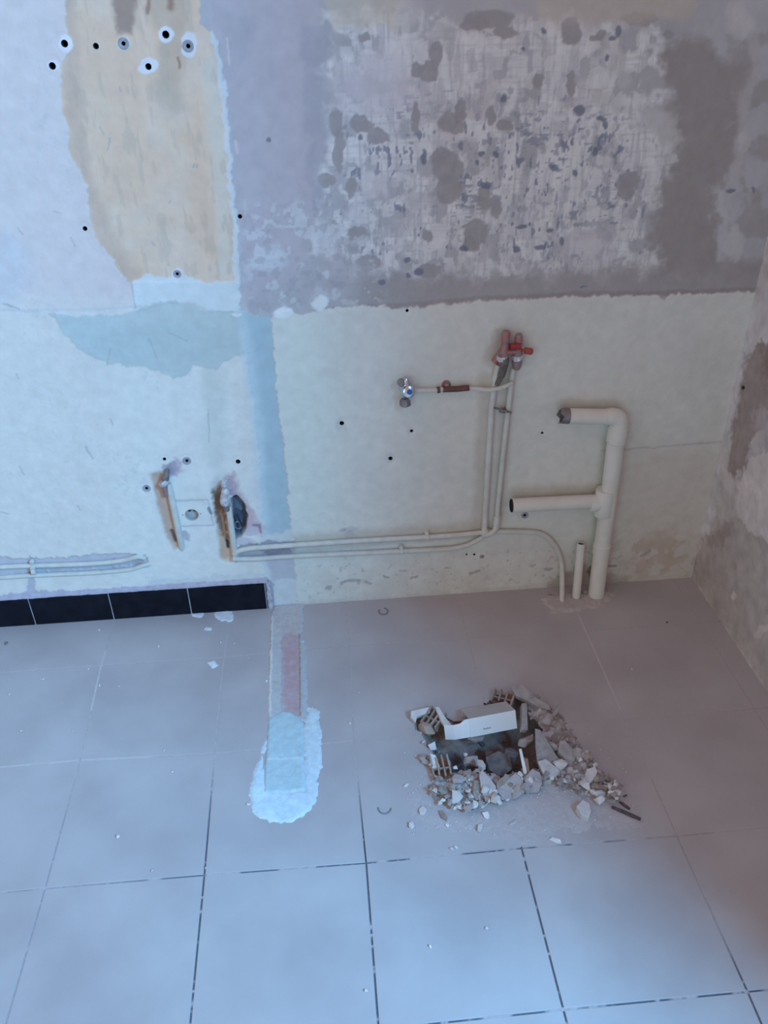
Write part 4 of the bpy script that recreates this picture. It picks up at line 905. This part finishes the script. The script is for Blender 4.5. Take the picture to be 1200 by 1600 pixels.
stone(865, 1167, 13, 16, .014, M_MORTAR, 'mortar_chunk', 'small pale wedge between the triangular and the curved slab')
stone(905, 1180, 26, 22, .010, M_MORTAR, 'mortar_chunk', 'ridged grey lump right of the curved slab')
stone(923, 1214, 0, 0, .010, M_PLASTER, 'plaster_chunk', 'pale squarish chunk on the right shoulder of the heap', outline=[(-12, 4), (-4, -8), (8, -11), (11, -2), (4, 8), (-2, 13)], th=.014, tilt=(.1, -.2))
stone(913, 1268, 0, 0, .008, M_PLASTER, 'plaster_chunk', 'white rounded chunk alone in the dust, nearest to the dark rods', outline=[(-12, -3), (-2, -13), (8, -8), (11, 4), (8, 13), (-4, 10)], th=.016, tilt=(.05, .05))
stone(937, 1240, 16, 14, .008, M_PLASTER, 'plaster_chunk', 'small white chunk above the lone rounded one')
stone(940, 1218, 15, 11, .008, M_MORTAR, 'mortar_chunk', 'grey pebble right of the pale squarish chunk')
stone(957, 1219, 15, 9, .006, M_MORTAR, 'mortar_chunk', 'rightmost pebble of the heap')
stone(714, 1247, 0, 0, .012, M_PLASTER, 'plaster_chunk', 'bright white chunk with square face low on the left of the heap', outline=[(-7, -9), (4, -8), (10, -1), (4, 7), (-7, 9)], th=.014, tilt=(.25, 0))
stone(718, 1260, 14, 9, .008, M_PLASTER, 'plaster_chunk', 'white chip under the bright square-faced chunk')
stone(762, 1230, 0, 0, .014, M_TILECHIP, 'tile_shard', 'long blue grey tile shard standing point up at the front of the heap', outline=[(-12, -14), (-8, -22), (2, -14), (14, 0), (14, 14), (4, 18), (-6, 12)], th=.010, tilt=(.3, -.1))
stone(742, 1236, 0, 0, .010, M_TERRA_DUSTY, 'brick_shard', 'orange brown shard left of the standing tile shard', outline=[(-5, -12), (3, -14), (6, 4), (2, 16), (-5, 8)], th=.012, tilt=(.2, .5))
stone(800, 1232, 0, 0, .010, M_TILECHIP, 'tile_shard', 'wide pinkish tile shard in the middle front of the heap', outline=[(-22, 6), (-6, -10), (6, -20), (18, -12), (22, 6), (8, 16), (-12, 18)], th=.009, tilt=(.12, .05))
stone(834, 1222, 0, 0, .012, M_TILECHIP, 'tile_shard', 'rounded pinkish tile shard right of the wide one', outline=[(-12, 14), (-13, -6), (-2, -17), (10, -12), (14, 2), (8, 14)], th=.009, tilt=(.2, -.1))
stone(858, 1203, 0, 0, .012, M_PLASTER, 'plaster_slab', 'pale flat slab right of the rounded tile shard', outline=[(-16, -8), (-4, -12), (12, -2), (22, 6), (10, 14), (-8, 8)], th=.010, tilt=(.15, .1))
stone(874, 1196, 18, 20, .012, M_PLASTER, 'plaster_chunk', 'pale chunk behind the flat slab on the right side')
stone(818, 1194, 0, 0, .022, M_PLASTER, 'splinter', 'thin pale splinter standing in front of the triangular slab', outline=[(-5, -18), (-1, -18), (4, 8), (3, 18), (-1, 10)], th=.006, tilt=(.6, -.3))
stone(826, 1206, 0, 0, .014, M_TERRA, 'brick_shard', 'dark orange splinter beside the thin pale splinter', outline=[(-4, -14), (2, -12), (5, 10), (8, 20), (2, 14)], th=.007, tilt=(.4, -.2))
stone(784, 1222, 0, 0, .016, M_TERRA_DUSTY, 'brick_shard', 'pinkish brown shard between the two front tile shards', outline=[(-12, 4), (2, -8), (8, -8), (-2, 8), (-10, 14)], th=.008, tilt=(.3, .2))
stone(716, 1219, 20, 18, .014, M_TILECHIP, 'tile_shard', 'blue grey cube-like bit above the white chunks on the left')
stone(712, 1200, 9, 8, .014, M_PLASTER, 'plaster_chunk', 'tiny white bit beside the left comb of brick ribs')
stone(752, 1196, 0, 0, .004, M_PLASTER, 'plaster_chunk', 'white wedge at the front rim of the hole', outline=[(-6, -8), (2, -6), (7, 4), (2, 9), (-5, 3)], th=.010)
stone(676, 1165, 14, 14, .006, M_PLASTER, 'plaster_chunk', 'white chunk on the left rim of the hole')
stone(678, 1193, 0, 0, .010, M_PLASTER, 'plaster_chunk', 'white wedge on the left, just above the comb of brick ribs', outline=[(-6, -12), (2, -10), (9, 6), (0, 9), (-6, 4)], th=.012, tilt=(.2, 0))
stone(660, 1159, 9, 7, .004, M_PLASTER, 'plaster_chunk', 'small white bit at the far left rim of the hole')
stone(660, 1267, 0, 0, .003, M_PLASTER, 'plaster_chip', 'bright white chip on the tile, left of the heap', outline=[(-5, -2), (0, -7), (6, -2), (2, 6), (-4, 5)], th=.006)
stone(643, 1290, 0, 0, .003, M_PLASTER, 'plaster_chip', 'white chip at the lower left of the scatter', outline=[(-4, -3), (2, -4), (4, 2), (0, 6), (-4, 4)], th=.006)
stone(693, 1275, 0, 0, .003, M_TERRA_DUSTY, 'brick_chip', 'small brown chip with pale edge below the heap', outline=[(-7, -7), (-1, -7), (6, 4), (4, 8), (-3, 4)], th=.006)
stone(700, 1289, 8, 6, .002, M_PLASTER, 'plaster_chip', 'little white chip just under the brown one')
stone(760, 1275, 0, 0, .003, M_PLASTER, 'plaster_chip', 'white chip directly below the front of the heap', outline=[(-6, -4), (3, -5), (6, 1), (3, 6), (-2, 3)], th=.006)
stone(750, 1294, 0, 0, .003, M_PLASTER, 'plaster_chip', 'upright oval white chip below the heap', outline=[(-4, 4), (-3, -4), (4, -7), (4, 0), (1, 7)], th=.006)
stone(802, 1285, 0, 0, .002, M_PLASTER, 'plaster_chip', 'slanting sliver of white in the dust fan', outline=[(-6, 4), (-3, -1), (6, -5), (3, 1)], th=.003)
stone(869, 1314, 0, 0, .003, M_PLASTER, 'plaster_chip', 'white flake lying on the grout joint below the dust fan', outline=[(-10, -3), (-4, -5), (8, 0), (10, 5), (2, 4)], th=.005)
stone(635, 1227, 0, 0, .002, M_PLASTER, 'plaster_chip', 'tiny white sliver on the tile left of the heap', outline=[(-4, 2), (0, -2), (4, -2), (1, 2)], th=.003)
# in the pit
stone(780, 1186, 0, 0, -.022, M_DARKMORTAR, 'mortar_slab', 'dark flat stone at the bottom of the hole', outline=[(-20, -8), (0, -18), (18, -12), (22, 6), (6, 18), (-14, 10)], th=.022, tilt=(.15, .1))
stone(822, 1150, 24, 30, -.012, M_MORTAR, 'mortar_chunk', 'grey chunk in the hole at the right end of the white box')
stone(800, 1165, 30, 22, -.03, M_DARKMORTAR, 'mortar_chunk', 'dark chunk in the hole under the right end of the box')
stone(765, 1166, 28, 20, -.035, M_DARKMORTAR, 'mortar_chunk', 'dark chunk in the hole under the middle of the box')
stone(738, 1180, 26, 22, -.02, M_MORTAR, 'mortar_chunk', 'dusty grey lump between the dark patch and the flat stone in the hole')
stone(695, 1190, 22, 12, -.008, M_MORTAR, 'mortar_chunk', 'brownish lump at the left end of the hole')
stone(668, 1136, 34, 24, -.004, M_TERRA_DUSTY, 'brick_chunk', 'dusty orange brick lump at the upper left of the hole')
stone(742, 1151, 0, 0, -.004, M_MORTAR, 'mortar_slab', 'grey flake under the lower edge of the white box', outline=[(-20, -3), (16, -6), (12, 3), (2, 7), (-12, 4)], th=.006)
stone(728, 1168, 8, 6, -.022, M_PLASTER, 'plaster_chunk', 'two tone white crumb in the dark end of the hole')
# hollow brick combs
def comb(px, py, z, w, h, n, rz, label, tilt=(0, 0)):
    t = thing('hollow_brick_fragment', label, 'brick', on_floor(px, py, 0)); t.location.z = z; t.rotation_euler = (tilt[0], tilt[1], rz)
    for k in range(n):
        bm = bmesh.new(); x = (k/(n-1)-.5)*w; box_bm(bm, (x, rr.uniform(-.002, .002), 0), (w/n*.38, h*rr.uniform(.85, 1.1), .016), Matrix.Rotation(rr.uniform(-.06, .06), 3, 'Z'), .0008); from_bm('rib', bm, M_TERRA_DUSTY, t)
    bm = bmesh.new(); box_bm(bm, (0, 0, -.010), (w*1.15, h*.95, .006), None, .001); from_bm('web', bm, M_TERRA, t)
    bm = bmesh.new(); box_bm(bm, (0, -h*.12, -.001), (w*1.0, .0035, .012), None, .0008); from_bm('web', bm, M_TERRA_DUSTY, t)
    return t
comb(688, 1203, .010, .036, .046, 4, .05, 'comb of broken hollow brick ribs at the lower left of the hole', (.25, 0))
comb(786, 1091, .002, .046, .036, 4, -.45, 'comb of broken hollow brick ribs behind the white box', (.3, 0))
comb(678, 1124, .004, .036, .046, 4, -.7, 'comb of broken hollow brick ribs left of the white box flap', (.2, 0))
stone(693, 1124, 0, 0, .010, M_PLASTER, 'plaster_strip', 'long pale strip slanting down to the box flap', outline=[(-14, -18), (-8, -18), (2, -4), (14, 8), (8, 14), (-4, 2)], th=.008, tilt=(.1, .1))
stone(654, 1118, 0, 0, .008, M_PLASTER, 'plaster_strip', 'pale strip at the far left tip of the hole', outline=[(-16, 2), (12, -7), (14, 0), (-6, 8), (-8, 16), (-16, 10)], th=.010)
# filler bits: individually built, indistinguishable ones grouped
LAB = {0: ('mortar_bit', 'small grey mortar bit among many in the heap round the hole', M_MORTAR), 1: ('plaster_bit', 'small white plaster bit among many in the heap round the hole', M_PLASTER),
       2: ('brick_bit', 'small orange brown brick bit among many in the heap round the hole', M_TERRA_DUSTY)}
MPOLY = np.array(MOUND, float); cnt = 0; tries = 0
while cnt < 240 and tries < 6000:
    tries += 1; x = rr.uniform(650, 975); y = rr.uniform(1078, 1268)
    if sdpoly(np.array([x]), np.array([y]), MPOLY)[0] < rr.uniform(-3, 4): continue
    p = on_floor(x, y); ih = in_hole(p[0], p[1])
    k = rr.choices((0, 1, 2), (.44, .33, .23))[0]; s = rr.choice((5, 6, 7, 8, 9, 11, 13))*(1.15 if y > 1170 else 1)
    nm, lb, m_ = LAB[k]; zn = ('left of the upright tile shards', 'in front of the hole', 'on the right shoulder')[0 if x < 745 else (1 if x < 855 else 2)]
    lb = ('small grey mortar bit', 'small white plaster bit', 'small orange brown brick bit')[k]+' in the heap '+zn
    stone(x, y, s, s*rr.uniform(.6, 1.1), (.009+rr.uniform(0, .010)) if ih < .004 else -.006, m_, nm, lb, 'rubble', ('mortar', 'plaster', 'brick')[k]+' bits '+zn, seed=cnt)
    cnt += 1
for i in range(34):      # inside the pit
    x = rr.uniform(680, 880); y = rr.uniform(1128, 1212); p = on_floor(x, y)
    ih = in_hole(p[0], p[1])
    if ih < .006: continue
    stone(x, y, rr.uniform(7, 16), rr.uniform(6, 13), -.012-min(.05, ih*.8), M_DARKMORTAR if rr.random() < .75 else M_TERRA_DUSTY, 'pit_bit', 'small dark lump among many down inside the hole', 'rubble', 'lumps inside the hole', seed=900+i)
# crumbs: uncountable
bm = bmesh.new()
def crumb(bm, x, y, z, s):
    a = rr.uniform(0, 6.28); vs = []
    for k in range(4): vs.append(bm.verts.new((x+math.cos(a+k*2.09)*s*rr.uniform(.6, 1), y+math.sin(a+k*2.09)*s*rr.uniform(.6, 1), z) if k < 3 else (x, y, z+s*.9)))
    for f_ in ((0, 1, 3), (1, 2, 3), (2, 0, 3)): bm.faces.new([vs[j] for j in f_])
for i in range(1500):
    x = rr.gauss(800, 95); y = rr.gauss(1225, 42)
    if x < 620 or x > 1010: continue
    if sdpoly(np.array([x]), np.array([y]), np.array([(620, 1150), (655, 1110), (900, 1100), (985, 1210), (1000, 1295), (640, 1310)], float))[0] < 0: continue
    p = on_floor(x, y)
    if in_hole(p[0], p[1]) > -.003: continue
    inside = sdpoly(np.array([x]), np.array([y]), MPOLY)[0] > 0
    crumb(bm, p[0], p[1], .0055+rr.uniform(0, .004) if inside else .0006, rr.choice((.0012, .0016, .002, .003)))
tag(from_bm('rubble_crumbs', bm, M_PLASTER, kind='stuff'), 'tiny pale crumbs sprinkled over and around the heap', 'rubble')
# --- rods, wire curls, loose bits
def rod(a, b, r, label):
    A = Vector(on_floor(*a, r)); B_ = Vector(on_floor(*b, r)); bm = bmesh.new()
    tube(bm, [A, A.lerp(B_, .3)+Vector((0, 0, .0006)), A.lerp(B_, .7), B_], [r*.8, r, r, r*.75], 10); tag(from_bm('metal_rod', bm, M_ROD, None, True), label, 'rod')
rod((956, 1261), (1001, 1280), .0036, 'longer dark rusty rod at the right edge of the dust')
rod((968, 1253), (984, 1264), .0030, 'short dark rod just behind the longer one')
stone(976, 1243, 6, 6, .003, M_DARKMORTAR, 'dark_pellet', 'tiny black pellet above the two rods', 'debris')
def curl(c, r, a0, a1, label, th=.0011):
    q_ = Vector(on_floor(*c, .0013)); bm = bmesh.new()
    tube(bm, [q_+Vector((math.cos(a)*r, math.sin(a)*r*1.1, 0)) for a in np.linspace(a0, a1, 14)], th, 8); tag(from_bm('wire_curl', bm, M_CORD, None, True), label, 'wire')
curl((601, 1262), .013, 3.0, 6.1, 'thin grey curl of wire on the tile left of the rubble')
curl((599, 955), .012, 2.6, 7.6, 'pale loop of string by the wall foot under the stop valve', .0014)
for i, (a, b, s) in enumerate([(184, 1307, 4), (238, 1361, 3), (112, 1142, 3), (156, 1071, 3), (187, 1072, 3.5), (139, 1045, 3), (33, 1142, 3), (67, 1061, 2.5), (155, 984, 3), (256, 1173, 3), (269, 1205, 3), (345, 1004, 3), (366, 1006, 2.5), (389, 1029, 2.5), (417, 1064, 4), (474, 1003, 5), (547, 1130, 3), (322, 1356, 3), (561, 1082, 3), (672, 1479, 3), (760, 1450, 3), (988, 1046, 3), (857, 1205, 3), (14, 1085, 2.5), (572, 1548, 3), (248, 1010, 3), (388, 1255, 5), (705, 1328, 5), (712, 1324, 4)]):
    stone(a, b, s*1.6, s*1.3, .0015, M_PLASTER, 'plaster_speck', 'tiny white plaster speck scattered on the tiled floor', 'debris', 'white specks on the tiles', seed=300+i)
stone(9, 1005, 8, 6, .003, M_DARKMORTAR, 'dark_crumb', 'dark crumb on the floor at the far left near the black plinth', 'debris')
stone(1042, 972, 5, 4, .002, M_DARKMORTAR, 'dark_crumb', 'dark crumb on the floor near the right wall corner', 'debris')
for i, (a, b, s) in enumerate([(915, 925, 11), (925, 930, 12), (938, 931, 10), (908, 936, 8), (893, 934, 7), (945, 922, 9), (860, 928, 7)]):
    stone(a, b, s, s*.7, .004, M_MORTAR, 'mortar_crumb', 'crumb of mortar at the foot of the waste pipes', 'debris', 'mortar crumbs at the pipe feet', seed=400+i)

# ================================================================= WHITE BOX
t = thing('carton_box', 'slim white carton with an open flap lying across the hole', 'box', (0, 0, 0))
zt_ = .030
# front face lies as a plane through four photographed corners: lower edge resting, upper edge higher and further back
b1 = Vector(on_floor(736, 1152, .004)); b2 = Vector(on_floor(808, 1138, .004))
lenv = (b2-b1); Lb = lenv.length; ex = lenv.normalized()
best = None
for k in range(0, 90, 2):                                       # lean of the face about its lower edge
    a = math.radians(k); up = Matrix.Rotation(a, 3, ex)@Vector((0, 0, 1)) if False else (Vector((-ex.y, ex.x, 0)).normalized()*math.sin(a)+Vector((0, 0, 1))*math.cos(a))
    best = up if k == 26 else best
up = best; back = (Vector((-ex.y, ex.x, 0)).normalized()*math.cos(math.radians(26))-Vector((0, 0, 1))*math.sin(math.radians(26)))
def prj(v_):
    a, b = proj(v_[0], v_[1], v_[2]); return float(a), float(b)
tgt = 28.5; hgt = .01
while prj(b1)[1]-prj(b1+up*hgt)[1] < tgt and hgt < .12: hgt += .0005
dp = .01
while prj(b1+up*hgt)[1]-prj(b1+up*hgt+back*dp)[1] < 14.5 and dp < .06: dp += .0005
def quad_box(name, o0, a, b, c, m, par, shell=None):
    bm = bmesh.new(); vs = [bm.verts.new(o0+a*i+b*j+c*k) for k in (0, 1) for j in (0, 1) for i in (0, 1)]
    for f_ in ((0, 1, 3, 2), (4, 6, 7, 5), (0, 4, 5, 1), (2, 3, 7, 6), (1, 5, 7, 3), (0, 2, 6, 4)): bm.faces.new([vs[j] for j in f_])
    return from_bm(name, bm, m, par)
A_, B_, C_ = ex*Lb, up*hgt, back*dp; th = .0009
quad_box('front_panel', b1, A_, B_, back*th, M_CARD, t)
quad_box('back_panel', b1+back*(dp-th), A_, B_, back*th, M_CARD, t)
quad_box('top_panel', b1+back*th+up*(hgt-th), A_, up*th, back*(dp-2*th), M_CARDSHADE, t)['label'] = 'narrow top side, its shade painted in grey beige'
quad_box('bottom_panel', b1+back*th, A_, up*th, back*(dp-2*th), M_CARD, t)
quad_box('end_panel', b1+back*th+ex*(Lb-th)+up*th, ex*th, up*(hgt-2*th), back*(dp-2*th), M_CARD, t)
# flap continuing the front face to the left, dropped a little and glossy near the fold
fa = b1+back*.001; Lf = .034
fl = [(0, 0.02, 1.0), (.010, .0, .98), (.020, -.02, .80), (Lf, -.07, .72), (.052, -.10, .72)]
bm = bmesh.new(); cols_ = []
for s_, lo, hi in fl:
    bend = back*(.25*s_*s_/.03)
    q0 = fa-ex*s_+up*(hgt*lo)+bend; q1 = fa-ex*s_+up*(hgt*hi)+bend
    cols_.append([bm.verts.new(q0), bm.verts.new(q1), bm.verts.new(q1+back*.0008), bm.verts.new(q0+back*.0008)])
for a, b in zip(cols_[:-1], cols_[1:]):
    for k in range(4): bm.faces.new((a[k], a[(k+1) % 4], b[(k+1) % 4], b[k]))
bm.faces.new(cols_[0]); bm.faces.new(cols_[-1][::-1])
fo = from_bm('flap', bm, M_GLOSSCARD, t); fo['label'] = 'glossy open end flap'
# small illegible printed word
wo = b1+ex*(Lb*.28)+up*(hgt*.28)-back*.0003; bm = bmesh.new()
x = 0
for ch in range(6):
    hh = .0034 if ch in (0, 3) else .0024
    for dx in (0, .0016):
        o0 = wo+ex*(x+dx); vs = [bm.verts.new(o0+a) for a in (Vector((0, 0, 0)), ex*.0007, ex*.0007+up*hh, up*hh)]; vs2 = [bm.verts.new(v_.co+back*.0004) for v_ in vs]
        bm.faces.new(vs); bm.faces.new(vs2[::-1])
        for k in range(4): bm.faces.new((vs[k], vs[(k+1) % 4], vs2[(k+1) % 4], vs2[k]))
    o0 = wo+ex*x+up*(hh*.45 if ch % 2 else 0); vs = [bm.verts.new(o0+a) for a in (Vector((0, 0, 0)), ex*.002, ex*.002+up*.0006, up*.0006)]; bm.faces.new(vs)
    x += .0029
from_bm('printed_word', bm, M_INK, t)
start_at(t, b1)
